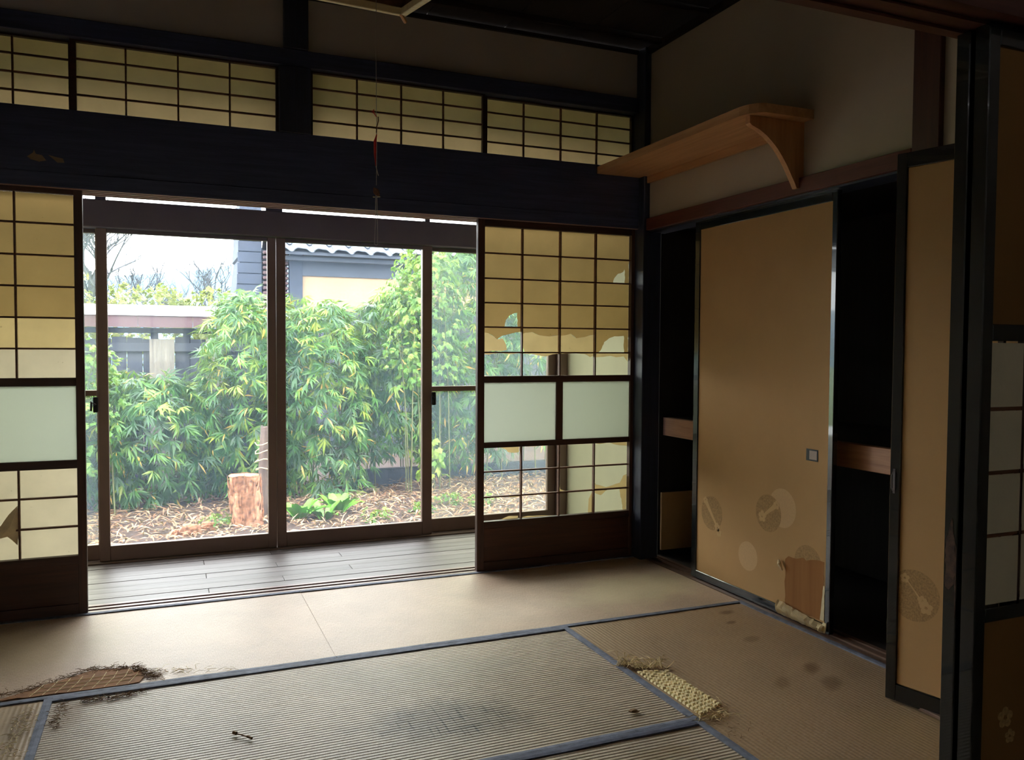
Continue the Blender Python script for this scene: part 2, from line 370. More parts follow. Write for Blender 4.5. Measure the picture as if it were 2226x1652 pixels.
mat_e = mat_thing(-T, 0, -3*T, -T, 'y', c_brown, 'brown worn mat along the closet with a patch of bare straw', [(-.158, -.994, .05, .03, .3, lin(104, 72, 46), .8), (-.224, -1.11, .035, .02, .3, lin(104, 72, 46), .75), (-.27, -1.62, .07, .04, .8, lin(104, 72, 46), .75), (-.3, -1.75, .09, .04, .8, lin(110, 80, 52), .6), (-.45, -1.68, .06, .03, .8, lin(112, 82, 52), .5), (-.27, -1.3, .05, .03, .4, lin(114, 84, 52), .5), (-.2, -2.2, .4, .35, 0, lin(160, 140, 96), .4)], .16, .35)
mat_f = mat_thing(-4*T, -3*T, -3*T, -T, 'y', c_brown, 'brown mat at the lower left corner with a torn flaking edge', [(-2.80, -1.1, .05, .2, 0, lin(118, 92, 62), .6)], .16, .4)

def fray(t, pts, n, L, mat, seed, spread=.02, up=.5, name='frayed_straw', rad=.0008):
    r = random.Random(seed); bm = bmesh.new()
    for _ in range(n):
        k = r.random()*(len(pts)-1); i = int(k); f = k-i
        x = pts[i][0]+(pts[i+1][0]-pts[i][0])*f + r.gauss(0, spread); y = pts[i][1]+(pts[i+1][1]-pts[i][1])*f + r.gauss(0, spread)
        a = r.uniform(0, 2*PI); l = L*r.uniform(.4, 1.2); p = [(x, y, .001)]; z = .002; u = r.random()*up
        for s in range(1, 5):
            a += r.uniform(-.8, .8); q = p[-1]; z = max(.001, z + l/4*u*(1 if s < 3 else -.4))
            p.append((q[0]+math.cos(a)*l/4, q[1]+math.sin(a)*l/4, z))
        tube(bm, p, [rad]*4+[rad*.5], 3, False)
    return obj(name, bm, mat, t, kind='stuff')
# bare straw patch on the brown mat (woven blocks) and its loose tufts
bm = bmesh.new(); q = [(-.873, -1.42), (-.765, -1.46), (-.762, -1.755), (-.872, -1.80)]
rr = random.Random(3)
for i in range(6):
    for j in range(18):
        u0, u1, v0, v1 = i/6+.012, (i+1)/6-.012, j/18+.008, (j+1)/18-.008
        def Q(u, v):
            a = Vector(q[0]).lerp(Vector(q[1]), u); b = Vector(q[3]).lerp(Vector(q[2]), u); c = a.lerp(b, v); return c.x, c.y
        h = .0045 + rr.uniform(0, .003) + .002*((i+j) % 2)
        c = [Q(u0, v0), Q(u1, v0), Q(u1, v1), Q(u0, v1)]; m_ = Q((u0+u1)/2, (v0+v1)/2)
        lo = [bm.verts.new((p[0], p[1], .0)) for p in c]; hi = [bm.verts.new((p[0]*.7+m_[0]*.3, p[1]*.7+m_[1]*.3, h)) for p in c]
        for k in range(4): bm.faces.new((lo[k], lo[(k+1) % 4], hi[(k+1) % 4], hi[k]))
        bm.faces.new(hi)
obj('bare_straw_patch', bm, M['weave'], mat_e, label='pale woven straw showing through the worn cover', kind='stuff')
fray(mat_e, [(-.885, -1.345), (-.85, -1.385), (-.76, -1.43)], 70, .07, M['straw'], 5, .010, 1.2, rad=.0011)
fray(mat_e, [(-.88, -1.80), (-.82, -1.83), (-.76, -1.76)], 60, .045, M['straw'], 6, .014, .6, rad=.0010)
fray(mat_e, [(-.885, -1.36), (-.86, -1.405), (-.76, -1.45)], 120, .03, M['strawdark'], 17, .006, .3)
fray(mat_e, [(-.87, -1.80), (-.80, -2.0)], 40, .02, M['strawdark'], 16, .03, .3)
# torn place beside the left border: brown core with net threads
bm = bmesh.new(); poly = jag([(-2.90, -.865), (-2.80, -.80), (-2.63, -.70), (-2.52, -.72), (-2.46, -.80), (-2.48, -.872), (-2.6, -.876)], .006, .03, rr)
prism(poly, .0016, lambda u, v, t_: (u, v, .0006+t_), bm)
obj('torn_core_patch', bm, M['net'], mat_b, label='brown mat core exposed by a torn cover')
bm = bmesh.new()
for k in range(9): tube(bm, [(-2.80+k*.036, -.872, .003), (-2.775+k*.036, -.80+.0*k, .0035), (-2.765+k*.036, -.76+.004*k, .003)], .0011, 3, False)
for k in range(3): tube(bm, [(-2.80+.03*k, -.85+.033*k, .0035), (-2.6, -.846+.034*k, .004), (-2.5, -.84+.03*k, .003)], .0011, 3, False)
obj('net_threads', bm, M['weave'], mat_b, kind='stuff')
fray(mat_b, [(-3.0, -.86), (-2.80, -.795), (-2.64, -.69), (-2.50, -.72), (-2.45, -.80), (-2.42, -.86)], 420, .035, M['strawdark'], 8, .010, .4)
fray(mat_b, [(-2.46, -.78), (-2.36, -.82), (-2.2, -.86)], 40, .05, M['straw'], 9, .014, .3)
fray(mat_c, [(-2.64, -.965), (-2.55, -.975), (-2.46, -.955)], 160, .025, M['strawdark'], 10, .008, .3)
fray(mat_c, [(-2.70, -.96), (-2.70, -1.15)], 90, .02, M['strawdark'], 11, .01, .3)
fray(mat_f, [(-2.79, -.97), (-2.80, -1.3)], 110, .022, M['straw'], 12, .016, .3)
# small finds on the mats
bm = bmesh.new(); tube(bm, [(-2.212, -1.385, .004), (-2.195, -1.402, .005), (-2.172, -1.43, .004)], .0018, 5)
tube(bm, [(-2.214, -1.383, .006), (-2.205, -1.392, .006)], .005, 6); tube(bm, [(-2.178, -1.422, .005), (-2.166, -1.437, .004)], .0035, 6)
single('twig', bm, M['strawdark'], 'thin dark twig with knobbed ends lying on the grey ribbed mat', 'twig')
for (x, y, s) in ((-1.05, -1.70, .012),):
    bm = bmesh.new(); bmesh.ops.create_icosphere(bm, subdivisions=2, radius=s)
    for v in bm.verts: v.co = Vector((v.co.x*1.5, v.co.y, v.co.z*.35+.004)) * (1+.5*mnoise.noise(v.co*90)); v.co += Vector((x, y, .002))
    single('dirt_clump', bm, M['strawdark'], 'brown dirt clump beside the dark double border', 'dirt')

# threshold between room and veranda, closet and partition
def grooved(name, x0, x1, y0, y1, z0, z1, ngroove, mat, axis='x', down=False):
    bm = bmesh.new(); g = .006; a0, a1 = (y0, y1) if axis == 'x' else (x0, x1)
    n = ngroove*2+1; w = (a1-a0)/n
    for i in range(n):
        dz = g if i % 2 else 0
        zz = (z0+dz, z1) if down else (z0, z1-dz)
        if axis == 'x': B((x0, x1, a0+w*i, a0+w*(i+1), *zz), bm=bm)
        else: B((a0+w*i, a0+w*(i+1), y0, y1, *zz), bm=bm)
    return struct(name, bm, mat)
grooved('trim_1', LX, .0, .0, .115, -.05, .002, 2, M['sill'])
grooved('trim_2', LX, .0, -.03, .115, 1.778, 1.81, 3, M['redx'], down=True)
grooved('trim_3', .0, .11, -1.776, -.06, -.05, .002, 2, M['silly'], 'y')
grooved('trim_4', LX, .0, -2.86, -2.735, -.05, .002, 2, M['sill'])
grooved('trim_5', LX, .0, -2.815, -2.692, 1.75, 1.80, 2, M['redp'], down=True)
# window side wall: lintel, transom beam, posts, plaster
struct('wall_back', B((LX, -1.884, -.0, .10, 2.475, 2.73), (-1.776, -.02, .0, .10, 2.475, 2.73)), M['plaster'])
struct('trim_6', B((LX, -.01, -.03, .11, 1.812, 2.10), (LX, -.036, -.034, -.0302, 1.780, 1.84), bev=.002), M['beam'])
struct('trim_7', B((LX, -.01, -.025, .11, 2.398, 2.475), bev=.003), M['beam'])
struct('trim_8', B((-1.905, -1.765, -.033, .11, 2.101, 2.397), (-1.884, -1.776, -.033, .11, 2.476, 2.73), bev=.002), M['post'])
struct('trim_9', B((-.035, .075, -.085, .045, -.02, 2.73), bev=.003), M['post'])
struct('trim_10', B((LX-.1, LX+.01, -.085, .045, -.02, 2.73), bev=.003), M['post'])
# right wall: plaster, rail, post
struct('wall_right', B((.0, .08, -1.776, -.05, 1.80, 2.73), (.0, .08, -2.73, -1.886, .0, 2.73)), M['plaster2'])
struct('trim_11', B((-.022, .03, -1.776, -.086, 1.766, 1.828), bev=.002), M['red'])
struct('trim_12', B((.0, .11, -1.776, -.06, 1.758, 1.766)), M['post'])
struct('trim_13', B((-.02, .09, -1.886, -1.776, -.02, 2.73), bev=.003), M['redz'])
struct('trim_14', B((-.022, .0, -1.776, -.086, 2.695, 2.73), (-.022, .0, -2.69, -1.886, 2.695, 2.73)), M['ceil'])
struct('trim_15', B((LX, -.036, -.02, .0, 2.712, 2.73)), M['ceil'])
struct('wall_left', B((LX-.1, LX, -6.4, -.05, -.05, 2.73)), M['plaster'])
# small wall over the partition, next room
struct('wall_front', B((LX, .0, -2.80, -2.71, 1.80, 2.73)), M['plaster'])
struct('trim_16', B((-.05, .08, -2.86, -2.70, .0, 2.73), bev=.003), M['post'])
struct('wall_next_room_back', B((-4.0, 1.0, -6.5, -6.4, -.05, .9), (-4.0, 1.0, -6.5, -6.4, 1.9, 2.73), (-4.0, -3.0, -6.5, -6.4, .9, 1.9), (-2.1, 1.0, -6.5, -6.4, .9, 1.9)), M['plaster'])  # opening left for the added fill window
wn = thing('window_6', None, None, (-2.2, -6.45, .9), kind='structure')  # unseen window added to brighten faces turned towards the camera
obj('frosted_glass', B((-2.97, -2.13, -6.452, -6.448, .93, 1.87)), M['frost'], wn)
obj('window_frame', B((-3.0, -2.97, -6.47, -6.43, .9, 1.9), (-2.13, -2.1, -6.47, -6.43, .9, 1.9), (-2.97, -2.13, -6.47, -6.43, .9, .93), (-2.97, -2.13, -6.47, -6.43, 1.87, 1.9), (-2.565, -2.535, -6.47, -6.43, .93, 1.87)), M['alu'], wn)
struct('wall_next_room_right', B((.9, 1.0, -6.4, -2.81, -.05, 2.73), (.0, .9, -2.81, -2.73, -.05, 2.73)), M['plaster'])
# ceiling boards with battens
cb = struct('ceiling', B((LX-.1, 1.0, -6.5, .11, 2.775, 2.83)), M['ceil'])
for k in range(9):
    x0 = LX + k*.4045
    obj('ceiling_board', B((x0+.002, x0+.403, -2.70, .0, 2.735, 2.747), bev=.001), M['ceil'], cb)
for k in range(7):
    y0 = -.2 - k*.40
    obj('ceiling_batten', B((LX, .0, y0-.015, y0+.015, 2.705, 2.735), bev=.003), M['ceil'], cb)
# closet interior
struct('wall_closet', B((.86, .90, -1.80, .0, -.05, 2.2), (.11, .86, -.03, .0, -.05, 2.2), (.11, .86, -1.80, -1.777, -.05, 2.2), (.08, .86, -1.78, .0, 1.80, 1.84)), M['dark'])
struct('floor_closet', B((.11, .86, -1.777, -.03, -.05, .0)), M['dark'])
sh = thing('closet_shelf', 'closet shelf with a pale cedar front beam, seen either side of the sliding door', 'shelf', (.45, -.9, .66))
obj('front_beam', B((.125, .165, -1.775, -.048, .664, .762), bev=.002), M['cedar'], sh)
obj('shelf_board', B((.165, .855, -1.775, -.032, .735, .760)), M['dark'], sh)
bm = B((.115, .33, -.060, -.045, .03, .348), bev=.002)
single('closet_board', bm, M['fusuma'], 'tan board standing inside the closet below the shelf, left of the sliding door', 'board')

# ------------------------------------------------------------------ shoji
def cellpoly(x0, x1, z0, z1, poly, y):
    bm = bmesh.new(); q = []
    for p in poly:
        if not q or math.dist(p, q[-1]) > .003: q.append(p)
    vs = [bm.verts.new((x0+(x1-x0)*u, y, z0+(z1-z0)*v)) for u, v in q]
    if len(vs) == 4: bm.faces.new(vs)
    else:
        for tri in tessellate_polygon([[Vector((u, v, 0)) for u, v in q]]): bm.faces.new([vs[i] for i in tri])
    return bm
FULL = [(0, 0), (1, 0), (1, 1), (0, 1)]
SHARED = {}
def lattice(t, xs, zs, yf, yb, bw, cells, paper, over, wmid=None):
    """xs, zs: cell borders from left to right / top to bottom; bars between cells, one paper pane per cell"""
    h = bw/2
    for x in xs[1:-1]: obj('lattice_bar', B((x-h, x+h, yf, yb, zs[-1], zs[0]), bev=.0008), M['lat'], t)
    for z in zs[1:-1]: obj('lattice_bar', B((xs[0], xs[-1], yf+.001, yb-.001, z-h, z+h), bev=.0008), M['lat'], t)
    for r in range(len(zs)-1):
        for c in range(len(xs)-1):
            o = over.get((r, c), None)
            lst = [(FULL, paper if not isinstance(paper, dict) else paper[r])] if o is None else o
            for poly, mt in lst:
                if len(poly) > 4:
                    poly = [p if (p[0] in (0, 1) or p[1] in (0, 1)) else (p[0], p[1]) for p in poly]
                    poly = jag(poly, .012, .09, R)
                    poly = [(min(1, max(0, u)), min(1, max(0, v))) for u, v in poly]
                obj('paper_pane', cellpoly(xs[c], xs[c+1], zs[r+1], zs[r], poly, yb+.0012 + (0.0015 if mt == 'paper2' else 0)), M[mt], t)
def shoji(label, x0, x1, yf, inner, xs, up, mid, low, over_up, over_low, pap_up, pap_low, z0=.0, z1=1.785):
    yb = yf+.030; t = thing('shoji_door', label, 'sliding door', ((x0+x1)/2, yf+.015, z0))
    a, b = inner
    obj('stile', B((x0, a, yf, yb, z0, z1), bev=.0015), M['stile'], t); obj('stile', B((b, x1, yf, yb, z0, z1), bev=.0015), M['stile'], t)
    obj('top_rail', B((a, b, yf, yb, up[0], z1), bev=.001), M['rail'], t)
    obj('middle_rail', B((a, b, yf, yb, mid[0], up[-1]), bev=.001), M['rail'], t)
    obj('middle_rail', B((a, b, yf, yb, low[0], mid[1]), bev=.001), M['rail'], t)
    obj('bottom_rail', B((a, b, yf, yb, low[-1]-.035, low[-1]), bev=.001), M['rail'], t)
    obj('bottom_rail', B((a, b, yf, yb, z0, z0+.045), bev=.001), M['rail'], t)
    obj('kick_panel', B((a, b, yf+.009, yf+.018, z0+.045, low[-1]-.035)), M['kick'], t)
    xc = (a+b)/2
    obj('glazing_bar', B((xc-.019, xc+.019, yf+.004, yb-.002, mid[1], mid[0]), bev=.001), M['stile'], t)
    obj('frosted_glass', B((a, xc-.019, yf+.014, yf+.017, mid[1], mid[0])), M['frost'], t)
    obj('frosted_glass', B((xc+.019, b, yf+.014, yf+.017, mid[1], mid[0])), M['frost'], t)
    lattice(t, [a]+xs+[b], up, yf+.008, yb-.002, .0075, None, pap_up, over_up)
    lattice(t, [a]+xs+[b], low, yf+.008, yb-.002, .0075, None, pap_low, over_low)
    return t
P1, P2, P3 = 'paper', 'paper2', 'paper3'
upz = [1.746, 1.614, 1.487, 1.364, 1.241, 1.113, .993]; midz = (.960, .656); lowz = [.628, .505, .375, .252]
ou = {
 (1, 3): [([(0, 0), (.53, 0), (.57, .22), (.68, .42), (.84, .52), (.87, .62), (.885, .5), (.885, .0), (1, 0), (1, 1), (0, 1)], P1)],
 (3, 0): [([(0, 0), (.55, 0), (.6, .3), (.7, .5), (.82, .6), (.90, .62), (.91, 0), (1, 0), (1, 1), (0, 1)], P1)],
 (4, 0): [([(0, 1), (0, .80), (.15, .76), (.3, .62), (.37, .52), (.5, .66), (.75, .76), (1, .84), (1, 1)], P1), ([(0, .80), (.15, .76), (.3, .62), (.37, .52), (.52, .56), (.6, .35), (.63, .1), (.5, .05), (.3, .06), (.0, .0)], P2)],
 (4, 1): [([(0, 1), (0, .72), (.12, .8), (.3, .83), (.5, .7), (.75, .66), (1, .72), (1, 1)], P1), ([(0, .72), (.12, .8), (.3, .83), (.5, .7), (.75, .66), (1, .72), (1, .0), (.5, .0), (.1, .0)], P2)],
 (4, 2): [([(0, 1), (0, .7), (.2, .72), (.34, .78), (.5, .6), (.8, .68), (1, .75), (1, 1)], P1), ([(0, .7), (.2, .72), (.34, .78), (.5, .6), (.8, .68), (1, .75), (1, .0), (.5, .0), (.0, .0)], P2)],
 (4, 3): [([(0, 1), (0, .0), (.12, .0), (.2, .1), (.3, .45), (.45, .62), (.6, .70), (.87, .72), (.88, .0), (1, 0), (1, 1)], P1)],
 (5, 0): [([(0, 1), (0, .93), (.15, .9), (.3, .95), (.45, .97), (.7, .92), (1, .97), (1, 1)], P2)],
 (5, 1): [([(0, 1), (0, .95), (.3, .94), (.5, .86), (.7, .84), (.85, .93), (1, .95), (1, 1)], P2)],
 (5, 2): [([(0, 1), (0, .96), (.4, .97), (.75, .94), (.9, .8), (1, .86), (1, 1)], P2)],
 (5, 3): [([(0, 1), (0, .8), (.3, .82), (.5, .86), (.66, .8), (.88, .84), (1, .6), (1, 1)], P2)],
}
ol = {
 (0, 0): [([(.42, 1), (.62, .88), (.68, .76), (.85, .72), (.97, .74), (.97, 1)], P2)],
 (0, 1): [([(0, 1), (.2, .96), (.6, .96), (.85, .99), (.9, 1)], P2)],
 (0, 2): [([(0, 1), (.3, .98), (.6, .985), (1, .98), (1, 1)], P2)],
 (0, 3): [([(0, 1), (.2, .93), (.45, .98), (.7, .86), (1, .8), (1, 1)], P2)],
 (1, 0): [([(.0, .0), (.3, .02), (.4, .06), (.3, .0)], P2)], (1, 1): [([(0, 0), (.3, .04), (.5, .02), (.6, 0)], P2)],
 (1, 2): [([(0, 0), (.05, .3), (.08, .1), (.2, .03), (.3, 0)], P2)],
 (1, 3): [([(0, 0), (.04, .5), (.1, .2), (.4, .06), (.8, .2), (.9, .5), (1, .55), (1, 0)], P2)],
 (2, 0): [([(.6, 1), (.75, .9), (.97, .9), (.97, 1)], P2), ([(.5, 0), (.7, .12), (.95, .1), (.95, 0)], P2)],
 (2, 1): [([(0, 0), (.2, .06), (.6, .03), (.9, 0)], P2)],
 (2, 2): [([(.88, 0), (.9, .6), (1, .9), (1, 0)], P2)],
 (2, 3): [([(0, 1), (.05, .85), (.25, .72), (.45, .95), (.8, .94), (.86, .4), (.9, .0), (1, 0), (1, 1)], P2)],
}
shoji('right shoji door with torn paper and missing lower panes, beside the closet corner', -.942, -.036, .000, (-.905, -.056), [-.694, -.478, -.268], upz, midz, lowz, ou, ol, P1, P2)
upl = [1.760, 1.637, 1.506, 1.378, 1.249, 1.121, 1.000]
oll = {(1, 1): [([(0, .0), (.0, .05), (.08, .2), (.14, .45), (.35, .9), (1, .93), (1, 1), (0, 1)], P3)] if False else
       [([(.0, 1), (.0, .55), (.2, .62), (.55, .95), (1, .9), (1, 1)], P3)],
       (2, 1): [([(0, .0), (0, .5), (.3, .55), (.5, .35), (.75, .2), (.95, .1), (1, .0)], P3)]}
ltop = {0: P1, 1: P1, 2: P1, 3: P1, 4: P2, 5: P3}
sl = shoji('left shoji door mostly sound, a folded torn flap at its lower left', -3.60, -2.700, .000, (-3.57, -2.733), [-3.367, -3.157, -2.948], upl, (.966, .655), [.620, .499, .373, .250], {}, oll, ltop, P3)
bm = bmesh.new(); fl = [(-3.03, .37, .012), (-2.985, .44, .004), (-2.953, .475, -.002), (-2.950, .37, -.004), (-2.956, .31, -.006), (-2.975, .335, .0), (-2.99, .35, .004), (-3.02, .345, .01)]
c_ = bm.verts.new((-2.98, -.002, .39)); vv = [bm.verts.new((x, .010+y*-1, z)) for x, z, y in fl]
for i in range(len(vv)): bm.faces.new((c_, vv[i], vv[(i+1) % len(vv)]))
obj('torn_flap', bm, M['oldpaper'], sl, label='tan folded flap of torn paper')

def ranma(label, x0, x1, xs, yf=.005, z0=2.101, z1=2.397, wl=.012, wr=.012):
    t = thing('transom_shoji', label, 'transom screen', ((x0+x1)/2, yf, z0), group='paper transom screens above the lintel')
    obj('frame', B((x0, x0+wl, yf, yf+.024, z0, z1), (x1-wr, x1, yf, yf+.024, z0, z1), (x0+wl, x1-wr, yf, yf+.024, z0, z0+.006), (x0+wl, x1-wr, yf, yf+.024, z1-.008, z1), bev=.0), M['rail'], t)
    zs = [z1-.006, 2.322, 2.248, 2.175, z0+.004]
    lattice(t, [x0+wl]+xs+[x1-wr], zs, yf+.006, yf+.020, .0075, None, 'papert', {})
ranma('far left transom screen, cut by the picture edge, in the rear track', -3.58, -2.735, [-3.366, -3.157, -2.949], .03)
ranma('wide transom screen just left of the thick middle post', -2.738, -1.905, [-2.53, -2.325, -2.113], .0, wl=.022)
ranma('transom screen just right of the thick middle post, behind the pull cord', -1.765, -.908, [-1.547, -1.334, -1.123], .0)
ranma('transom screen in the corner, its end behind the wall shelf', -.912, -.036, [-.681, -.469, -.256], .03, wl=.028)
bm = bmesh.new()
for poly in ([(-2.893, 1.895), (-2.872, 1.912), (-2.868, 1.925), (-2.862, 1.908), (-2.84, 1.905), (-2.825, 1.885), (-2.85, 1.878), (-2.88, 1.885)],):
    prism(poly, .0012, lambda u, v, t_: (u, -.0325+t_, v), bm)
single('tape_scrap', bm, M['scrap'], 'left one of two tan paper scraps stuck on the dark lintel', 'paper scrap', 'paper scraps stuck on the lintel')
bm = prism([(-2.818, 1.908), (-2.79, 1.902), (-2.765, 1.898), (-2.76, 1.882), (-2.785, 1.88), (-2.80, 1.893)], .0012, lambda u, v, t_: (u, -.0325+t_, v))
single('tape_scrap', bm, M['scrap'], 'right one of two tan paper scraps stuck on the dark lintel', 'paper scrap', 'paper scraps stuck on the lintel')

# ------------------------------------------------------------------ veranda
ef = struct('floor_veranda', B((LX-.05, .05, .12, .93, -.45, -.04)), M['dark'])
for k in range(8):
    y0 = .118 + k*.092; x = LX
    for (xa, xb) in ((LX, -1.86+.35*((k*7) % 3-1)), (-1.86+.35*((k*7) % 3-1), .0)):
        obj('floor_plank', B((xa+.0008, xb-.0008, y0+.0008, y0+.0912, -.03, -.004+.0006*((k*5) % 3)), bev=.0015), M['plank'], ef)
struct('ceiling_veranda', B((LX-.1, .05, .11, 1.0, 2.47, 2.50)), M['ceil'])
struct('wall_veranda_right', B((.0, .05, .05, .93, -.05, 2.5)), M['endwall'])
struct('wall_veranda_left', B((LX-.05, LX, .05, .93, -.05, 2.5)), M['endwall'])
struct('wall_outer', B((LX-1.2, .06+1.2, .89, 1.0, 2.33, 2.9), (LX-1.2, LX, .89, 1.0, -.45, 2.33), (.0, 1.26, .89, 1.0, -.45, 2.33), (LX, 0, .86, 1.0, -.45, -.035)), M['eave'])
struct('trim_17', B((LX, .0, .86, 1.0, 1.745, 1.885), bev=.004), M['aludark'])
struct('trim_18', B((LX, .0, .86, 1.0, -.035, .004), bev=.002), M['alu'])
struct('trim_19', B((-.05, .0, .87, .99, .005, 1.744), (LX, LX+.05, .87, .99, .005, 1.744), bev=.003), M['alu'])
# narrow transom window above the head rail
w = thing('window_5', None, None, (-1.8, .92, 1.886), kind='structure')
for (a, b) in ((-3.64, -3.60), (-2.715, -2.665), (-1.865, -1.775), (-.945, -.915), (-.04, .0)):
    obj('window_mullion', B((a, b, .90, .96, 1.886, 2.33), bev=.002), M['aludark'], w)
obj('glass', B((-3.60, -.04, .925, .929, 1.886, 2.33)), M['glass'], w)
def glass_door(n, x0, x1, yc, sl_, sr, mid=None, g='glass', z1=1.742, handle=None):
    w = thing('window_%d' % n, None, None, ((x0+x1)/2, yc, .005), kind='structure'); y0, y1 = yc-.018, yc+.018
    obj('window_stile', B((x0, x0+sl_, y0, y1, .005, z1), bev=.002), M['alu'], w); obj('window_stile', B((x1-sr, x1, y0, y1, .005, z1), bev=.002), M['alu'], w)
    obj('bottom_rail', B((x0+sl_, x1-sr, y0, y1, .005, .085), bev=.002), M['alu'], w)
    obj('top_rail', B((x0+sl_, x1-sr, y0, y1, z1-.02, z1), bev=.002), M['aludark'], w)
    obj('glass', B((x0+sl_, x1-sr, yc-.002, yc+.002, .085, z1-.02)), M[g], w)
    if mid: obj('middle_rail', B((x0+sl_, x1-sr, y0, y1, mid-.015, mid+.015), bev=.002), M['alu'], w)
    if handle:
        bm = B((handle-.012, handle+.012, y0-.022, y0, .79, .87), bev=.004); tube(bm, [(handle, y0-.02, .83), (handle-.018, y0-.035, .845), (handle-.02, y0-.036, .80)], .006, 6)
        obj('latch', bm, M['black'], w)
glass_door(1, -3.60, -2.69, .955, .05, .03, .887, 'glass2')
glass_door(2, -2.712, -1.815, .905, .05, .045, handle=-2.722)
glass_door(3, -1.812, -.905, .905, .05, .060, handle=-.897)
glass_door(4, -.940, -.05, .955, .03, .055, .885, 'glass2')
# eave over the veranda
rf = struct('trim_20', B((-4.9, 1.3, 1.0, 1.5, 2.62, 2.66), (-4.9, 1.3, 1.47, 1.52, 2.56, 2.64)), M['eave'])

# ------------------------------------------------------------------ fusuma
def disc_poly(cy_, cz_, r, n=28): return [(cy_+r*math.cos(2*PI*k/n), cz_+r*math.sin(2*PI*k/n)) for k in range(n)]
def flower(bm, cu, cv, r, to3):
    for k in range(5):
        a = 2*PI*k/5+.3; prism(disc_poly(cu+.6*r*math.cos(a), cv+.6*r*math.sin(a), r*.42, 8), .0004, to3, bm)
# sliding door hung in the closet track
f1 = thing('closet_sliding_door', 'tan papered closet door in black frame, standing in its track, torn at the bottom', 'sliding door', (.045, -.925, .003))
ya, yb_ = -1.393, -.458
obj('door_stile', B((.03, .055, ya, ya+.028, .003, 1.765), bev=.003), M['lacq'], f1); obj('door_stile', B((.03, .055, yb_-.040, yb_, .003, 1.765), bev=.003), M['lacq'], f1)
obj('top_rail', B((.03, .055, ya+.028, yb_-.040, 1.718, 1.765), bev=.002), M['lacq'], f1); obj('bottom_rail', B((.03, .055, ya+.028, yb_-.040, .003, .040), bev=.002), M['lacq'], f1)
obj('door_paper', B((.036, .050, ya+.028, yb_-.040, .040, 1.718)), M['fusuma'], f1)
pl = lambda x: (lambda u, v, t_: (x-t_, u, v))
pull = obj('door_pull', B((.0345, .036, -1.309, -1.243, .682, .730), bev=.0004), M['black'], f1)
obj('pull_plate', B((.0338, .0346, -1.303, -1.262, .688, .724)), M['alu'], pull)
def motif(f, cu, cv, r, mat, x, lo_u=-9, hi_u=9, fl=()):
    poly = [(min(hi_u, max(lo_u, u)), v) for u, v in disc_poly(cu, cv, r)]
    o = obj('round_print', prism(poly, .0003, pl(x)), M[mat], f)
    if fl:
        bm = bmesh.new()
        for (a, b, rr_) in fl: flower(bm, a, b, rr_, pl(x-.0003))
        if len(fl) > 1:
            (a0, b0, _), (a1, b1, _) = fl[0], fl[1]
            d = Vector((a1-a0, b1-b0)); nrm = Vector((-d.y, d.x)).normalized()*.012
            prism([(a0+nrm.x, b0+nrm.y), (a1+nrm.x*.4, b1+nrm.y*.4), (a1-nrm.x*.4, b1-nrm.y*.4), (a0-nrm.x, b0-nrm.y)], .0003, pl(x-.0003), bm)
        obj('flower_print', bm, M['motifwhite'], o)
motif(f1, -.615, .345, .082, 'motifdark', .036, hi_u=-.500, fl=[(-.565, .40, .018), (-.66, .285, .022), (-.675, .262, .02)])
motif(f1, -1.105, .458, .084, 'motifpale', .036)
motif(f1, -1.018, .42, .082, 'motifdark', .0357, fl=[(-1.07, .465, .02), (-.98, .40, .026)])
motif(f1, -.886, .20, .066, 'motifpale', .036)
motif(f1, -1.262, .255, .078, 'motifdark', .036)
poly = jag([(-1.131, .246), (-1.150, .262), (-1.195, .262), (-1.235, .276), (-1.255, .268), (-1.30, .282), (-1.355, .285), (-1.352, .17), (-1.335, .045), (-1.134, .050), (-1.130, .13)], .003, .02, rr)
obj('bare_board', prism(poly, .0004, pl(.0354)), M['board'], f1, label='bare brown board where the paper is torn away')
# curled and crumpled paper at the tear
bm = bmesh.new(); N1, N2 = 26, 9; grid = []
for i in range(N1+1):
    u = i/N1; y = -1.108 - .272*u; row = []
    for j in range(N2+1):
        v = j/N2; top = .068 - .030*u; bot = .010 - .004*u
        z = top+(bot-top)*v; bulge = .020*math.sin(PI*(.15+.85*v)) + .006*mnoise.noise(Vector((u*16, v*3, 1))) + .004*math.sin(u*40 + v*2)*(u > .65)
        row.append(bm.verts.new((.028-bulge-.010*v, y+.006*mnoise.noise(Vector((u*8, v*4, 5))), max(.006, z+.004*mnoise.noise(Vector((u*12, v*2, 9)))))))
    grid.append(row)
for i in range(N1):
    for j in range(N2): bm.faces.new((grid[i][j], grid[i+1][j], grid[i+1][j+1], grid[i][j+1]))
bmesh.ops.solidify(bm, geom=bm.faces[:], thickness=.0012)
obj('crumpled_paper', bm, M['oldpaper'], f1, label='crumpled pale paper folded down over the bottom rail')
bm = bmesh.new()
tube(bm, [(.026, -1.100, .236), (.020, -1.112, .222), (.024, -1.126, .196)], [.004, .010, .003], 7)
prism(jag([(-1.340, .05), (-1.362, .05), (-1.362, .19), (-1.356, .19)], .002, .02, rr), .003, pl(.0345), bm)
prism([(-1.375, .05), (-1.39, .05), (-1.386, .012), (-1.362, .008), (-1.358, .03)], .004, pl(.020), bm)
obj('torn_edge', bm, M['oldpaper'], f1)

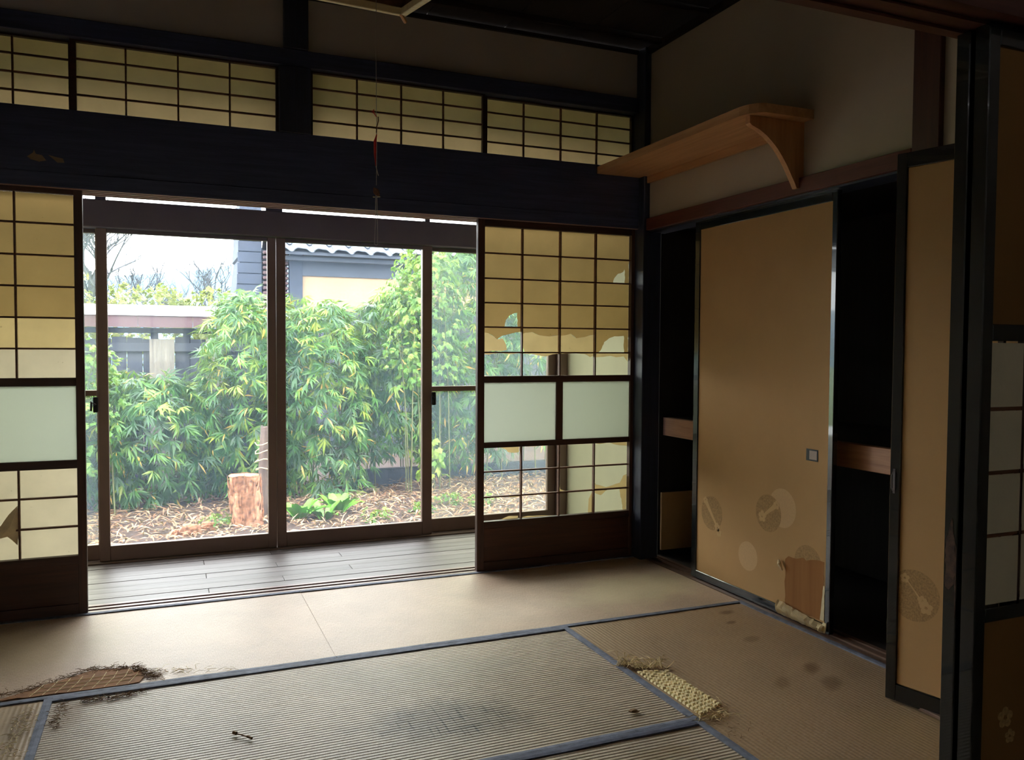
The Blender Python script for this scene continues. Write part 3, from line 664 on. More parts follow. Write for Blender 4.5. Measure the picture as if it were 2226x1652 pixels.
# door lifted out of its track, leaning angled in front of the closet
A2 = math.radians(13)
rot2 = Matrix.Rotation(A2, 4, 'Z') @ Matrix.Rotation(0, 4, 'Y')
f2 = thing('loose_sliding_door', 'tan papered sliding door standing loose on the mat in front of the reddish post', 'sliding door', (-.236, -1.915, .004), rot2)
def FB(*bx, bev=.0): return B(*bx, bev=bev)
Wd = .80
for (nm, bx, mt) in (('door_stile', (-.0, .026, -.034, .0, .0, 1.752), 'lacq'), ('door_stile', (.0, .026, -Wd, -Wd+.034, .0, 1.752), 'lacq'),
                     ('top_rail', (.0, .026, -Wd+.034, -.034, 1.705, 1.752), 'lacq'), ('bottom_rail', (.0, .026, -Wd+.034, -.034, .0, .055), 'lacq'),
                     ('door_paper', (.006, .020, -Wd+.034, -.034, .055, 1.705), 'fusuma')):
    obj(nm, FB(bx, bev=.002), M[mt], f2, local=True)
bm = B((-.002, .0, -.019, -.011, .67, .75), bev=.0008); tube(bm, [(-.003, -.015, .675), (-.016, -.015, .69), (-.016, -.015, .73), (-.003, -.015, .745)], .002, 6)
obj('door_pull', bm, M['aludark'], f2, local=True)
o = obj('round_print', prism([(min(-.036, u), v) for u, v in disc_poly(-.085, .355, .082)], .0003, pl(.006)), M['motifdark'], f2, local=True)
bm = bmesh.new(); flower(bm, -.055, .405, .016, pl(.0055)); flower(bm, -.125, .325, .022, pl(.0055)); flower(bm, -.112, .345, .016, pl(.0055))
prism([(-.06, .40), (-.068, .395), (-.118, .34), (-.105, .345)], .0003, pl(.0055), bm)
obj('flower_print', bm, M['motifwhite'], o, local=True)
# thin wooden strip under the loose door
single('wooden_strip', B((-.21, -.19, -2.45, -2.02, .001, .012), bev=.002), M['silly'], 'thin wooden strip on the mat behind the loose sliding door', 'wood strip')

# partition doors between the two rooms
def partition(label, x0, x1, yn, yf_, dmg=False):
    """yn = near face, yf_ = far face"""
    t = thing('partition_door', label, 'sliding door', ((x0+x1)/2, (yn+yf_)/2, .003), group='partition doors between the rooms')
    st = .030; z1 = 1.752
    obj('door_stile', B((x0, x0+st, yn, yf_, .003, z1), bev=.002), M['lacq'], t); obj('door_stile', B((x1-st, x1, yn, yf_, .003, z1), bev=.002), M['lacq'], t)
    for (a, b, nm) in ((1.712, z1, 'top_rail'), (1.152, 1.184, 'middle_rail'), (.602, .630, 'middle_rail'), (.003, .05, 'bottom_rail')):
        obj(nm, B((x0+st, x1-st, yn, yf_, a, b), bev=.0015), M['lacq'], t)
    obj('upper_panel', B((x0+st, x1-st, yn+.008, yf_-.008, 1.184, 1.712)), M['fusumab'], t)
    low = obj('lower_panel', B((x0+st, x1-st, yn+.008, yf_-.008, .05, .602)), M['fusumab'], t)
    xs = [x0+st + (x1-x0-2*st)*k/8 for k in range(9)]; zs = [1.152, 1.019, .894, .770, .630]
    for x in xs[1:-1]: obj('lattice_bar', B((x-.004, x+.004, yn+.010, yn+.022, .630, 1.152)), M['stile'], t)
    for z in zs[1:-1]: obj('lattice_bar', B((x0+st, x1-st, yn+.011, yn+.021, z-.004, z+.004)), M['lat'], t)
    for i in range(8):
        for j in range(4): obj('paper_pane', cellpoly(xs[i]+.004, xs[i+1]-.004, zs[j+1]+.004, zs[j]-.004, FULL, yn+.009), M['paperw'], t)
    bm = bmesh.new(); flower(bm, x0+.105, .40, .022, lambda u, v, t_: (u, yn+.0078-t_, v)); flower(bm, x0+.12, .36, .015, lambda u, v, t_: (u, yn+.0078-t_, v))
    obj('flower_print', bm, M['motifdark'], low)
    if dmg:
        bm = bmesh.new(); prism(jag([(yn+.004, .75), (yn+.012, .80), (yn+.020, .765), (yn+.026, .755), (yn+.024, .66), (yn+.016, .655), (yn+.004, .67)], .0015, .01, rr), .0008, lambda u, v, t_: (x0-t_, u, v), bm)
        prism([(yn+.0005, .60), (yn+.003, .64), (yn+.003, .75), (yn+.0005, .74)], .001, lambda u, v, t_: (x0-t_, u, v), bm)
        obj('chipped_edge', bm, M['chip'], t, label='chipped bare wood on the black edge')
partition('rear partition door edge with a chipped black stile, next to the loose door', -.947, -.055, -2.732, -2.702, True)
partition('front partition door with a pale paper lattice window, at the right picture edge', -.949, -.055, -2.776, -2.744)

# ------------------------------------------------------------------ wall shelf
ws = thing('wall_shelf', 'orange pine wall shelf with a curved bracket, high in the corner on the closet wall', 'shelf', (-.15, -.65, 2.05))
poly = [(-.002, -.035), (-.292, -.035), (-.296, -1.20), (-.285, -1.245), (-.262, -1.275), (-.235, -1.288), (-.002, -1.290)]
obj('shelf_board', prism(poly, .036, lambda u, v, t_: (u, v, 2.051+t_)), M['shelf'], ws)
obj('back_batten', B((-.018, -.002, -1.18, -.04, 2.015, 2.05)), M['shelf'], ws)
prof = [(-.001, 2.050), (-.272, 2.050), (-.272, 2.020), (-.262, 2.012), (-.222, 1.998), (-.190, 1.980), (-.164, 1.960), (-.135, 1.934), (-.110, 1.905), (-.085, 1.871), (-.065, 1.838), (-.045, 1.805), (-.034, 1.785), (-.023, 1.785), (-.023, 1.829), (-.001, 1.829)]
obj('curved_bracket', prism(prof, .026, lambda u, v, t_: (u, -1.236+t_, v)), M['shelfz'], ws)

# ------------------------------------------------------------------ hanging lamp
def unit(v): return Vector(v).normalized()
r0, r1, r2 = Vector((.27145202, .98782612, .40122793)), Vector((.17128193, 1.03077932, .42180665)), Vector((.30253235, .9756341, .42261918))
C0 = Vector((-1.696, -1.371, 2.15)); n1 = r0.cross(r1).normalized(); n2 = r0.cross(r2).normalized()
d1 = n1.cross(Vector((0, 0, 1))).normalized(); d1 = d1 if d1.x < 0 else -d1
d2 = d1.cross(n2).normalized(); d2 = d2 if d2.y < 0 else -d2
upv = d1.cross(d2).normalized(); upv = upv if upv.z > 0 else -upv
rl = Matrix((d1, d2, upv)).transposed().to_4x4()
lamp = thing('ceiling_lamp', 'square hanging lamp with pale wood frame and a long pull cord', 'lamp', C0, rl)
S = .50; bw = .020
for bx in ((0, S, 0, bw, 0, .022), (0, S, S-bw, S, 0, .022), (0, bw, bw, S-bw, 0, .022), (S-bw, S, bw, S-bw, 0, .022)):
    obj('frame_bar', B(bx, bev=.002), M['lampwhite'], lamp, local=True)
obj('shade_board', B((.004, S-.004, .004, S-.004, .060, .066)), M['lampbrown'], lamp, local=True)
obj('shade_side', B((.002, .008, .002, S-.002, .022, .060), (S-.008, S-.002, .002, S-.002, .022, .06), (.008, S-.008, .002, .008, .022, .06), (.008, S-.008, S-.008, S-.002, .022, .06)), M['lampbrown'], lamp, local=True)
for k in range(2): obj('board_batten', B((.01, S-.01, .16+.17*k, .172+.17*k, .048, .060)), M['lampbrown'], lamp, local=True)
bm = bmesh.new(); tube(bm, [(.020, .018, .004), (-.004, -.004, -.012)], .006, 8); obj('corner_peg', bm, M['shelf'], lamp, local=True)
bm = bmesh.new(); ctr = rl @ Vector((S/2, S/2, .066)) + C0; tube(bm, [ctr, (ctr.x, ctr.y, 2.72)], .004, 6); obj('hanging_cable', bm, M['black'], lamp)
# the pull cord hangs straight down in front of the lamp edge
KX, KY = -1.821, -1.52
cord = bmesh.new(); tube(cord, [(KX, KY, 2.205), (KX-.001, KY, 2.0), (KX, KY, 1.800), (KX+.001, KY, 1.70), (KX, KY, 1.60)], .0009, 5); cordo = obj('pull_cord', cord, M['cord'], lamp)
bm = bmesh.new(); tube(bm, [(KX+.001, KY, 1.745), (KX-.004, KY, 1.725), (KX-.004, KY, 1.69), (KX-.002, KY, 1.655)], [.0015, .0042, .0038, .0008], 6)
obj('ribbon', bm, M['redcloth'], cordo)
bm = bmesh.new(); tube(bm, [(KX-.014, KY, 1.810), (KX-.008, KY, 1.806), (KX+.001, KY, 1.795)], .0014, 4); tube(bm, [(KX-.008, KY, 1.815), (KX-.0075, KY, 1.804)], .0014, 4)
obj('ribbon_bow', bm, M['redcloth'], cordo)
bm = bmesh.new(); tube(bm, [(KX+.005, KY, 1.796), (KX+.006, KY, 1.785), (KX+.001, KY, 1.768), (KX, KY, 1.75)], .0018, 5); tube(bm, [(KX, KY, 1.764), (KX+.018, KY, 1.767)], .0013, 4); 
obj('string_loop', bm, M['knot'], cordo)
bm = tube(bmesh.new(), [(KX-.001, KY, 1.655), (KX+.001, KY, 1.645), (KX+.006, KY, 1.628)], .0012, 4); obj('string_end', bm, M['cord'], cordo)
bm = bmesh.new()
for k in range(4):
    a = [(KX + .0075*math.cos(q_*2*PI/10+k), KY+.006*math.sin(q_*2*PI/10)*math.cos(k), 1.581+.010*math.sin(q_*2*PI/10+.4*k)) for q_ in range(11)]
    tube(bm, a, .0022, 5, False)
obj('knot', bm, M['knot'], cordo)
bm = bmesh.new(); tube(bm, [(KX-.010, KY, 1.566), (KX-.004, KY, 1.566)], .0018, 5); tube(bm, [(KX+.003, KY, 1.567), (KX+.011, KY, 1.568)], .0018, 5)
obj('clasp', bm, M['lampwhite'], cordo)
bm = bmesh.new(); tube(bm, [(KX-.002, KY, 1.573), (KX-.003, KY, 1.50), (KX-.006, KY, 1.432)], .0011, 5); tube(bm, [(KX+.001, KY, 1.573), (KX+.003, KY, 1.50), (KX+.004, KY, 1.432)], .0011, 5); tube(bm, [(KX-.006, KY, 1.432), (KX-.001, KY, 1.428), (KX+.004, KY, 1.432)], .0011, 5)
obj('cord_loop', bm, M['cord'], cordo)

# ------------------------------------------------------------------ garden
GZ = -.45
def gz(x, y):
    s = max(0, min(1, (y-4.0)/2.0))
    return GZ + .05*mnoise.noise(Vector((x*.9, y*.9, 0))) + .012*mnoise.noise(Vector((x*7, y*7, 2))) + s*.05*(1 if x > 0 else .3)
bm = bmesh.new(); nx, ny = 150, 90
xs = np.concatenate([np.linspace(-9, -4, 15), np.linspace(-3.9, 3.5, 120), np.linspace(3.7, 12, 15)]); ys = np.concatenate([np.linspace(.95, 6.5, 75), np.linspace(6.8, 14, 15)])
g = [[bm.verts.new((x, y, gz(x, y))) for y in ys] for x in xs]
for i in range(len(xs)-1):
    for j in range(len(ys)-1): bm.faces.new((g[i][j], g[i+1][j], g[i+1][j+1], g[i][j+1]))
struct('ground', bm, M['soil'], smooth=True)
struct('ground_far', B((-120, 120, 14, 160, -1.0, -.5)), m_plain('far field', lin(110, 130, 70), .95, .2, .1, 0))

def rnd_unit(n, rs): v = rs.normal(size=(n, 3)); return v/np.linalg.norm(v, axis=1)[:, None]
# dry leaf litter
rs = np.random.RandomState(4); n = 15000
x = rs.uniform(-4.2, 2.8, n); y = 1.6 + (rs.uniform(0, 1, n)**.8)*4.2
z = np.array([gz(a, b) for a, b in zip(x, y)]) + rs.uniform(.003, .035, n)
a = rs.uniform(0, 2*PI, n); tilt = rs.normal(0, .28, n)
D = np.stack([np.cos(a)*np.cos(tilt), np.sin(a)*np.cos(tilt), np.sin(tilt)], 1); N = rnd_unit(n, rs)*.35 + np.array([0, 0, 1.])
N -= D*(N*D).sum(1)[:, None]; N /= np.linalg.norm(N, axis=1)[:, None]
me = leaf_mesh('leaf_litter', np.stack([x, y, z], 1), D, N, rs.uniform(.05, .17, n), rs.uniform(.008, .022, n), rs.beta(2, 1.6, n))
o = obj('leaf_litter', me, M['litter']); set_tag(o, 'dry straw coloured bamboo leaves covering the garden ground', 'leaf litter', kind='stuff')

def shrub(name, label, cat, cx_, cy_, w, d, h, nleaf, mat, seed, lsize=(.12, .20), lw=(.018, .026), group=None, per=7, canes=9, tonebias=0.0, stemmat='stem', zb=None, front=True, low=.02, droop=.62, ax=2.2, fan=.95):
    rs = np.random.RandomState(seed); rnd = random.Random(seed)
    zb = gz(cx_, cy_) if zb is None else zb
    t = thing(name, label, cat, (cx_, cy_, zb), group=group)
    nc = nleaf//per
    # cluster centres: shell of a lumpy rounded volume
    u = rs.uniform(-1, 1, nc); v = low+(1-low)*rs.uniform(0, 1, nc)**.85; ang = rs.uniform(0, 2*PI, nc)
    lump = np.array([1+.22*mnoise.noise(Vector((q*2.3, p*2.7, seed*1.7))) for q, p in zip(ang, v)])
    prof = np.sqrt(np.clip(1-np.clip((v-.55)/.47, 0, 1)**ax, .02, 1))*(.72+.28*np.minimum(1, v/.35))
    rad = rs.uniform(.35, 1.0, nc)**.45*lump*prof
    P = np.stack([cx_+np.cos(ang)*rad*w/2, cy_+np.sin(ang)*rad*d/2, zb+v*h*(1+.10*(lump-1)/.22)], 1)
    out = np.stack([np.cos(ang)*.9, np.sin(ang)*.9, .15+.9*(v-.5)], 1); out /= np.linalg.norm(out, axis=1)[:, None]
    Pn, Dn, Nn, Ln, Wn, Tn = [], [], [], [], [], []
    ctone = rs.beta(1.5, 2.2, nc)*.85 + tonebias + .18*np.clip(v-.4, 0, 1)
    axis = out*.42 + rnd_unit(nc, rs)*.5 + np.array([0, 0, -droop]); axis /= np.linalg.norm(axis, axis=1)[:, None]
    fn = out*.8 + np.array([0, 0, .45]) + rnd_unit(nc, rs)*.4; fn -= axis*(fn*axis).sum(1)[:, None]; fn /= np.linalg.norm(fn, axis=1)[:, None]
    fs = np.cross(axis, fn)
    for k in range(per):
        th = ((k+.5)/per*2-1)*fan + rs.normal(0, .16, nc)
        D = axis*np.cos(th)[:, None] + fs*np.sin(th)[:, None] + rnd_unit(nc, rs)*.16; D /= np.linalg.norm(D, axis=1)[:, None]
        N = fn + rnd_unit(nc, rs)*.3; N -= D*(N*D).sum(1)[:, None]; N /= np.linalg.norm(N, axis=1)[:, None]
        L = rs.uniform(*lsize, nc)*(1-.25*np.abs(th)/fan); Pn.append(P + axis*.02*((k*7) % 5)*.3 + rnd_unit(nc, rs)*.006); Dn.append(D); Nn.append(N); Ln.append(L); Wn.append(rs.uniform(*lw, nc)*L/np.mean(lsize))
        tt = np.clip(ctone+rs.normal(0, .08, nc), 0, .93); tt[rs.uniform(0, 1, nc) < .025] = 1.0; Tn.append(tt)
    me = leaf_mesh('foliage', np.concatenate(Pn), np.concatenate(Dn), np.concatenate(Nn), np.concatenate(Ln), np.concatenate(Wn), np.concatenate(Tn))
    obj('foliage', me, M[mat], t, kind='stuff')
    for k in range(canes):
        bx = cx_+rnd.uniform(-.3, .3)*w; by = cy_+rnd.uniform(-.3, .3)*d; tx = bx+rnd.uniform(-.22, .22)*w; ty = by+rnd.uniform(-.25, .15)*d; hh = h*rnd.uniform(.7, .97)
        bm = tube(bmesh.new(), [(bx, by, zb-.02), (bx*.85+tx*.15, by*.85+ty*.15, zb+hh*.4), (bx*.5+tx*.5, by*.5+ty*.5, zb+hh*.75), (tx, ty, zb+hh)], [.008, .007, .005, .002], 5)
        obj('cane', bm, M[stemmat], t)
    # twigs from the canes' region out to the leaf clusters
    bm = bmesh.new()
    for i in range(0, nc, 5):
        p = P[i]; q = (cx_+(p[0]-cx_)*.55, cy_+(p[1]-cy_)*.55, p[2]-.12); tube(bm, [q, ((q[0]+p[0])/2, (q[1]+p[1])/2, (q[2]+p[2])/2+.03), p], [.003, .002, .001], 3, False)
    obj('twigs', bm, M[stemmat], t, kind='stuff')
    return t
G = 'bamboo grass shrubs beyond the glass doors'
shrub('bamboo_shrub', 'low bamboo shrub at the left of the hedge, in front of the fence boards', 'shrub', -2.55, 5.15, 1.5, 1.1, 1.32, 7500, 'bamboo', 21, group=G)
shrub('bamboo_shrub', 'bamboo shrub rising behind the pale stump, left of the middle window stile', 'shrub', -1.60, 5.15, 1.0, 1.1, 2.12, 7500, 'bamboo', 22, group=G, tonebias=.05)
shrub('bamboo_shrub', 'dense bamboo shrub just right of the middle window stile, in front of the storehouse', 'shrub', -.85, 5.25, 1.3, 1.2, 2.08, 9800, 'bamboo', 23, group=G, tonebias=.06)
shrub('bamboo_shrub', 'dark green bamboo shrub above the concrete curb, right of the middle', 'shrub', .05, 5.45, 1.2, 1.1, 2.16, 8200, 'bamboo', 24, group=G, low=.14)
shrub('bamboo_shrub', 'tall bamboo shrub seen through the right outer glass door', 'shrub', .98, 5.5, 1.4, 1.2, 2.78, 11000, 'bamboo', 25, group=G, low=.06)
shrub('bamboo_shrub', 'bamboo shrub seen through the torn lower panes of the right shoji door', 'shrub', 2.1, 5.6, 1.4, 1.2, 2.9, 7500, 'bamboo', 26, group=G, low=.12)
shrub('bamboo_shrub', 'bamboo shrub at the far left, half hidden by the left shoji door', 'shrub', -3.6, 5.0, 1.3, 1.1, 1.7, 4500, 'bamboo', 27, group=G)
shrub('leafy_bush', 'bright small leaved bush beside the left window stile, in front of the fence', 'bush', -3.02, 4.75, .62, .6, 1.62, 2600, 'round', 31, lsize=(.035, .06), lw=(.022, .032), per=7, canes=5, low=.25, tonebias=.1, ax=1.4)
shrub('leafy_bush', 'pale small leaved bush rising at the right side in front of the storehouse eave', 'bush', .28, 5.0, .95, .8, 2.62, 7000, 'round', 32, lsize=(.045, .07), lw=(.026, .038), per=7, canes=7, low=.45, tonebias=.12)
shrub('young_sapling', 'small light green sapling at the foot of the hedge near the right window stile', 'plant', .27, 4.7, .26, .26, .62, 90, 'round', 33, lsize=(.09, .12), lw=(.06, .075), per=3, canes=3, low=.3, tonebias=.3)

# hosta clump: every leaf its own part
def hosta(cx_, cy_, n, seed, label, s=1.0):
    rnd = random.Random(seed); z0 = gz(cx_, cy_)
    t = thing('hosta', label, 'plant', (cx_, cy_, z0), group='light green broad leaved plants by the stump')
    for k in range(n):
        a = k*2.4+rnd.uniform(-.3, .3); up = rnd.uniform(.55, 1.15); L = rnd.uniform(.20, .30)*s; W = L*.34
        bm = bmesh.new(); d = Vector((math.cos(a), math.sin(a), 0)); sd = Vector((-d.y, d.x, 0)); prow = None
        base = Vector((cx_, cy_, z0)) + d*.02
        for i in range(8):
            f = i/7; e = up*(1-f*.95) ; r = L*(.15+.85*f)
            c = base + d*(r*math.cos(up)*1.0 + .03*f) + Vector((0, 0, L*(math.sin(up)*f*1.25 - .42*f*f)))
            wv = W*.5*(.06+math.sin(PI*min(1, f*1.02))**.75) * (1 if f > .12 else .25)
            wave = .006*math.sin(f*14+k)
            row = [bm.verts.new(c+sd*wv+Vector((0, 0, wv*.35+wave))), bm.verts.new(c), bm.verts.new(c-sd*wv+Vector((0, 0, wv*.35-wave)))]
            if prow:
                for q_ in range(2): bm.faces.new((prow[q_], prow[q_+1], row[q_+1], row[q_]))
            prow = row
        obj('leaf', bm, M['hosta'], t, smooth=True)
hosta(-1.27, 3.75, 13, 1, 'left and largest of the light green hostas beside the middle window stile')
hosta(-1.05, 3.72, 11, 2, 'middle light green hosta standing lowest and nearest the glass', .9)
hosta(-.88, 3.95, 12, 3, 'right light green hosta, farthest from the stump', .95)

# stump
def trunk(name, label, cat, cx_, cy_, r, h, mat, seed, lean=(0, 0), rough=.16, taper=.05, group=None):
    bm = bmesh.new(); N_, K = 30, 22; rings = []; z0 = gz(cx_, cy_)-.02
    for j in range(K+1):
        f = j/K; ring = []
        for i in range(N_):
            a = 2*PI*i/N_; rr_ = r*(1+.18*max(0, .25-f)*4*.5 - taper*f)*(1+rough*mnoise.noise(Vector((math.cos(a)*1.8, math.sin(a)*1.8, f*2.2+seed)))+.07*mnoise.noise(Vector((math.cos(a)*9, math.sin(a)*9, f*6+seed))))
            ring.append(bm.verts.new((cx_+rr_*math.cos(a)+lean[0]*f, cy_+rr_*math.sin(a)+lean[1]*f, z0+h*f+.02*mnoise.noise(Vector((a, f, seed)))*(j == K))))
        rings.append(ring)
    for a_, b in zip(rings, rings[1:]):
        for i in range(N_): bm.faces.new((a_[i], a_[(i+1) % N_], b[(i+1) % N_], b[i]))
    t = thing(name, label, cat, (cx_, cy_, z0))
    obj('trunk', bm, M[mat], t, smooth=False)
    bm = bmesh.new(); c = bm.verts.new((cx_+lean[0], cy_+lean[1], z0+h-.01)); top = [bm.verts.new(v) for v in [(cx_+lean[0]+r*(1-taper)*1.02*math.cos(2*PI*i/N_), cy_+lean[1]+r*(1-taper)*1.02*math.sin(2*PI*i/N_), z0+h-.004) for i in range(N_)]]
    for i in range(N_): bm.faces.new((c, top[i], top[(i+1) % N_]))
    obj('cut_top', bm, M[mat], t)
    return t
st = trunk('tree_stump', 'peeled pale orange tree stump just left of the middle window stile', 'stump', -1.735, 3.66, .132, .46, 'bark', 3, (-.03, 0))
bm = bmesh.new(); rnd = random.Random(5)
for k in range(46):
    a = rnd.uniform(PI*1.0, PI*2.05); f = rnd.uniform(.05, .85); x0 = -1.735-.03*f+.134*math.cos(a); y0 = 3.66+.134*math.sin(a); z0 = GZ+.46*f
    tube(bm, [(x0, y0, z0), (x0+.01*math.cos(a), y0+.01*math.sin(a), z0+rnd.uniform(.04, .12))], [.007, .002], 4)
obj('bark_strips', bm, M['bark'], st, kind='stuff')
trunk('dead_trunk', 'thin grey dead trunk standing behind the stump, wound with pale vine', 'tree trunk', -1.56, 3.95, .062, .86, 'bark2', 8, (.02, .0), .2, .2)
vt = bpy.data.objects['dead_trunk']
bm = bmesh.new()
for k in range(4):
    zc = .02+.08*k; tube(bm, [(-1.555+.085*math.cos(q_*.7+k), 3.95+.085*math.sin(q_*.7+k), zc+.02*math.sin(q_*1.3+k)) for q_ in range(9)], .0045, 4, False)
obj('vine', bm, M['straw'], vt)
# wood chunks on the ground
for (x, y, lx, ly, h, an, lb) in ((-2.20, 3.52, .10, .05, .075, .6, 'largest pale orange wood chunk on the leaf litter, left of the stump'), (-2.05, 3.60, .07, .035, .05, -.4, 'small orange wood chunk between the largest chunk and the stump'), (-2.33, 3.50, .06, .035, .04, 1.2, 'flat reddish wood chunk left of the largest chunk')):
    bm = bmesh.new(); bmesh.ops.create_icosphere(bm, subdivisions=3, radius=1)
    for v in bm.verts:
        q_ = v.co*(1+.45*mnoise.noise(v.co*2+Vector((x, y, 0)))+.12*mnoise.noise(v.co*7)); ca, sa = math.cos(an), math.sin(an)
        v.co = Vector((x+ca*q_.x*lx-sa*q_.y*ly, y+sa*q_.x*lx+ca*q_.y*ly, gz(x, y)+.02+q_.z*h))
    single('wood_chunk', bm, M['bark'], lb, 'wood chunk', 'wood chunks on the leaf litter')
# small weeds
rnd = random.Random(12)
for (x, y, lb) in ((-1.98, 3.66, 'weed tuft just left of the stump on the leaf litter'), (-.62, 3.55, 'weed tuft in front of the right hosta'), (-.12, 3.75, 'weed tuft on the litter near the right window stile'), (.25, 4.0, 'weed tuft seen through the right outer glass door'), (.52, 3.8, 'weed tuft farthest right on the leaf litter')):
    shrub('weed', lb, 'weed', x, y, .26, .2, .13, 160, 'round', int(x*100) & 255, lsize=(.03, .06), lw=(.014, .022), per=4, canes=0, group='weed tufts on the leaf litter')
single('concrete_curb', B((-.45, 2.9, 5.35, 5.47, GZ-.1, -.255), bev=.01), M['conc'], 'low dark concrete curb under the bamboo hedge at the right', 'curb')
# fence
fn = thing('board_fence', 'weathered board fence under a small roof behind the hedge', 'fence', (-3.2, 6.2, GZ))
x = -4.9; k = 0; rnd = random.Random(2)
tops = {}
while x < -1.0:
    w_ = rnd.uniform(.13, .19)
    if -2.62 < x < -2.40: w_ = .22
    lt = abs(x+2.53) < .06
    if lt: x = -2.555; w_ = .265
    lt2 = -2.10 < x < -1.85
    dy = .0 if not (lt or lt2) else -.055
    obj('fence_board', B((x+.003, x+w_-.003, 6.20+dy, 6.222+dy, GZ, 1.235+rnd.uniform(-.02, .01)), bev=.003), M['fencelight' if (lt or lt2) else 'fence'], fn)
    x += w_; k += 1
    if -2.62 < x < -2.56: x = -2.555
for z in (1.08, .2): obj('fence_rail', B((-4.9, -1.0, 6.150, 6.198, z, z+.095), bev=.004), M['fence'], fn)
for x in (-4.2, -3.3, -2.50, -2.16, -1.35): obj('fence_post', B((x-.04, x+.04, 6.225, 6.30, GZ-.1, 1.30), bev=.004), M['fence'], fn)
obj('head_beam', B((-4.9, -1.0, 6.19, 6.30, 1.285, 1.345), bev=.004), M['fence'], fn)
for k in range(7): obj('fascia_board', B((-4.9+k*.56, -4.9+k*.56+.557, 6.02, 6.035, 1.345, 1.475), bev=.002), M['fascia'], fn)
bm = prism([(6.00, 1.475), (6.01, 1.49), (6.25, 1.60), (6.49, 1.49), (6.50, 1.475), (6.25, 1.575)], 3.95, lambda u, v, t_: (-4.92+t_, u, v)); obj('roof_sheet', bm, M['cap'], fn)
# storehouse behind the hedge
shd = thing('storehouse', 'mud walled storehouse with a silver tiled roof behind the hedge', 'building', (1.0, 9.0, GZ))
obj('wall', B((-.50, 4.6, 8.9, 9.85, GZ, 2.50)), M['earth'], shd)
for k in range(26): obj('wainscot_board', B((-.47+k*.195, -.47+k*.195+.19, 8.865, 8.898, GZ, 1.72), bev=.004), M['fence'], shd)
obj('corner_post', B((-.66, -.47, 8.84, 9.0, GZ, 2.56), bev=.005), M['slate'], shd)
obj('board_band', B((-.47, 4.6, 8.86, 8.9, 2.22, 2.50)), M['eavegrey'], shd)
obj('wall_plate', B((-.9, 4.8, 8.60, 8.70, 2.42, 2.48), bev=.004), M['eavegrey'], shd)
obj('eave_boards', prism([(8.45, 2.49), (8.45, 2.53), (9.36, 3.055), (10.27, 2.53), (10.27, 2.49), (9.36, 3.01)], 5.9, lambda u, v, t_: (-.95+t_, u, v)), M['eavegrey'], shd)
TW, TE = .29, .26; slope = math.atan2(1.3, 2.25)
def tile_mesh():
    bm = bmesh.new(); n = 12; cs, sn = math.cos(slope), math.sin(slope); rows = []
    for (d, h0) in ((-.02, .045), (TE+.03, .015)):
        top = []; bot = []
        for i in range(n+1):
            u = i/n; h = .030*math.sin(2*PI*u*1.0-.6) + .012*math.sin(4*PI*u)
            p = Vector((u*TW*1.04, d*cs - (h+h0)*sn, d*sn + (h+h0)*cs)); top.append(bm.verts.new(p)); bot.append(bm.verts.new(p + Vector((0, .022*sn, -.022*cs))))
        rows.append((top, bot))
    (t0, b0), (t1, b1) = rows
    for i in range(n):
        bm.faces.new((t0[i], t0[i+1], t1[i+1], t1[i])); bm.faces.new((b0[i], b1[i], b1[i+1], b0[i+1])); bm.faces.new((t0[i], b0[i], b0[i+1], t0[i+1])); bm.faces.new((t1[i], t1[i+1], b1[i+1], b1[i]))
    bm.faces.new((t0[0], t1[0], b1[0], b0[0])); bm.faces.new((t0[n], b0[n], b1[n], t1[n]))
    bmesh.ops.recalc_face_normals(bm, faces=bm.faces[:])
    me = bpy.data.meshes.new('roof_tile'); bm.to_mesh(me); bm.free()
    for p in me.polygons: p.use_smooth = len(p.vertices) == 4 and abs(p.normal.z) > .5
    return me
tm = tile_mesh(); tm.materials.append(M['tile'])
obj('ridge_cap', B((-.97, 4.6, 9.27, 9.45, 3.03, 3.12), bev=.02), M['tile'], shd)
for r_ in range(4):
    for c in range(19):
        o = bpy.data.objects.new('roof_tile', tm); COL.objects.link(o); o.parent = shd
        o.location = Vector((-.95+c*TW, 8.42+r_*TE*math.cos(slope), 2.54+r_*TE*math.sin(slope))) - Vector((1.0, 9.0, GZ))
# low tiled lean-to end and slate gable at its left
lt = thing('lean_to', 'reddish brown tiled lean to roof end left of the storehouse', 'building', (-.85, 8.9, GZ))
obj('wall', B((-1.05, -.67, 9.05, 10.2, GZ, 2.60)), M['eavegrey'], lt)
for k in range(13):
    z = 1.62+k*.075
    obj('roof_tile', B((-1.04, -.67, 8.88, 9.06, z, z+.05), bev=.012), M['tilered'], lt)
gb = thing('gable_building', 'dark slate clad gable of a neighbouring building left of the middle window stile', 'building', (-1.3, 8.9, GZ))
obj('wall', prism([(-1.55, GZ), (-1.42, 1.98), (-1.36, 2.45), (-1.39, 2.47), (-1.37, 2.72), (-1.36, 3.3), (-1.055, 3.3), (-1.055, GZ)], 1.2, lambda u, v, t_: (u, 8.92+t_, v)), M['slate'], gb)
for k in range(9): obj('slate_course', B((-1.42 + .006*k, -1.06, 8.895, 8.922, 1.75+k*.16, 1.75+k*.16+.145), bev=.004), M['slate'], gb)
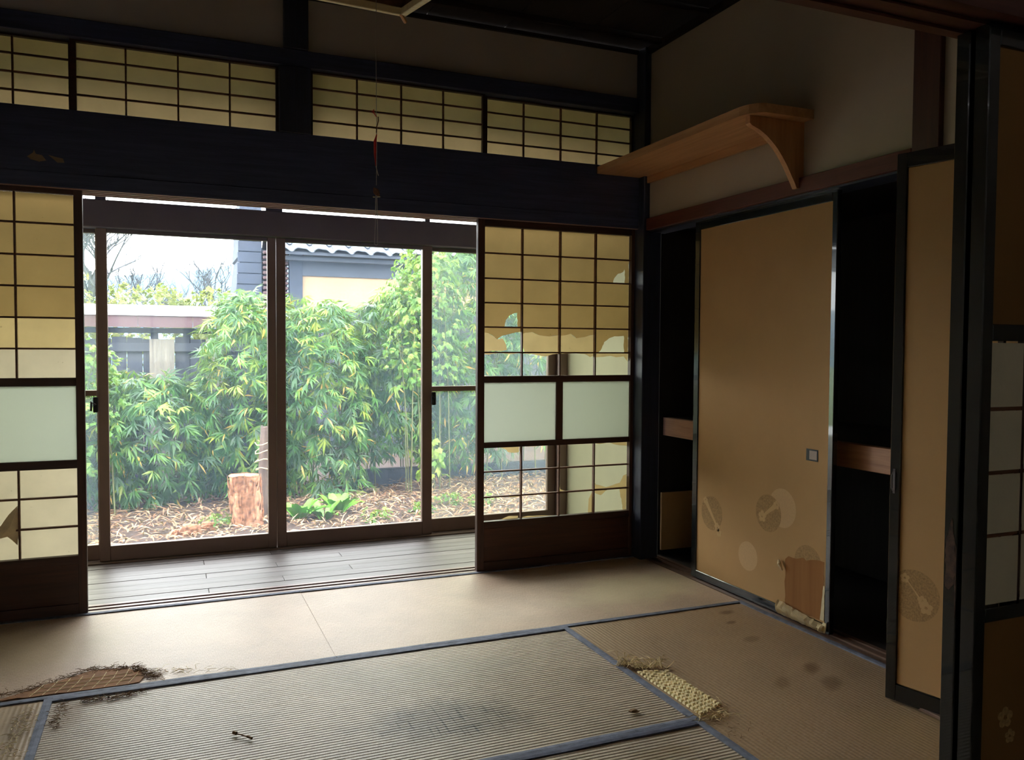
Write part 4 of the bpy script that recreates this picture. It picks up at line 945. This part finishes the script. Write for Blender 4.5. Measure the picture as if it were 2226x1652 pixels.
# hedge row, bare trees and hills beyond the fence
for i, (x, w_, h_, lb) in enumerate(((-4.3, 2.0, 2.85, 'yellow green hedge bush farthest left beyond the fence'), (-2.75, 1.9, 2.62, 'yellow green hedge bush behind the left part of the fence roof'), (-1.35, 1.8, 2.58, 'yellow green hedge bush behind the right part of the fence roof'))):
    shrub('hedge_bush', lb, 'bush', x, 12+.2*i, w_*1.15, 1.4, h_, 6500, 'yellow', 60+i, lsize=(.07, .12), lw=(.03, .05), per=6, canes=4, group='yellow green bushes beyond the fence', low=.3, droop=.1, zb=GZ)
def bare_tree(x, y, h, seed, label, spread=.55):
    rnd = random.Random(seed); t = thing('bare_tree', label, 'tree', (x, y, -.5), group='bare trees beyond the fence')
    tr = bmesh.new(); br = bmesh.new()
    def grow(p, d, L, r, lev):
        q_ = p + d*L; m_ = p+d*L*.5+Vector((rnd.uniform(-.06, .06), 0, rnd.uniform(-.03, .03)))*L
        tube(tr if lev == 0 else br, [p, m_, q_], [r, r*.85, r*.7], 5 if lev < 2 else 3, False)
        if lev >= 6: return
        for k in range((3 if lev < 4 else 2) if lev > 0 else 4):
            a = Vector((rnd.uniform(-1, 1), rnd.uniform(-1, 1), rnd.uniform(-.1, .9))).normalized()
            grow(p+d*L*rnd.uniform(.6, 1.0), (d*(1-spread)+a*spread+Vector((0, 0, .1))).normalized(), L*rnd.uniform(.62, .82), r*.60, lev+1)
    grow(Vector((x, y, -.5)), Vector((rnd.uniform(-.1, .1), 0, 1)).normalized(), h*.34, .12, 0)
    obj('trunk', tr, M['twig'], t); obj('branches', br, M['twig'], t, kind='stuff')
bare_tree(-.9, 24, 5.2, 3, 'bare grey tree beyond the fence beside the slate gable')
bare_tree(-3.4, 24, 5.0, 5, 'bare grey tree beyond the fence at the left, behind the window stile')
bare_tree(-4.25, 20, 6.2, 8, 'tallest bare grey tree at the far left edge of the opening')
for (y, z0, amp, sd, mt, lb) in ((70, 6.0, 1.6, 1, 'hill', 'near wooded hill on the horizon, coloured pale blue for haze'), (120, 12.5, 4.0, 5, 'hill', 'far hill rising behind the nearer hill, coloured pale blue for haze')):
    bm = bmesh.new(); g = []
    for i in range(91):
        x = -90+i*2.0; top = z0+amp*mnoise.noise(Vector((x*.035, sd, 0)))+.3*mnoise.noise(Vector((x*.5, sd, 1)))
        g.append([bm.verts.new((x, y-8*(1-f)*1.5+f*10, -1+(top+1)*math.sin(f*PI/2)+.15*mnoise.noise(Vector((x, f*9, sd))))) for f in [j/8 for j in range(9)]])
    for i in range(90):
        for j in range(8): bm.faces.new((g[i][j], g[i+1][j], g[i+1][j+1], g[i][j+1]))
    single('hill', bm, M[mt], lb, 'hill', smooth=True)
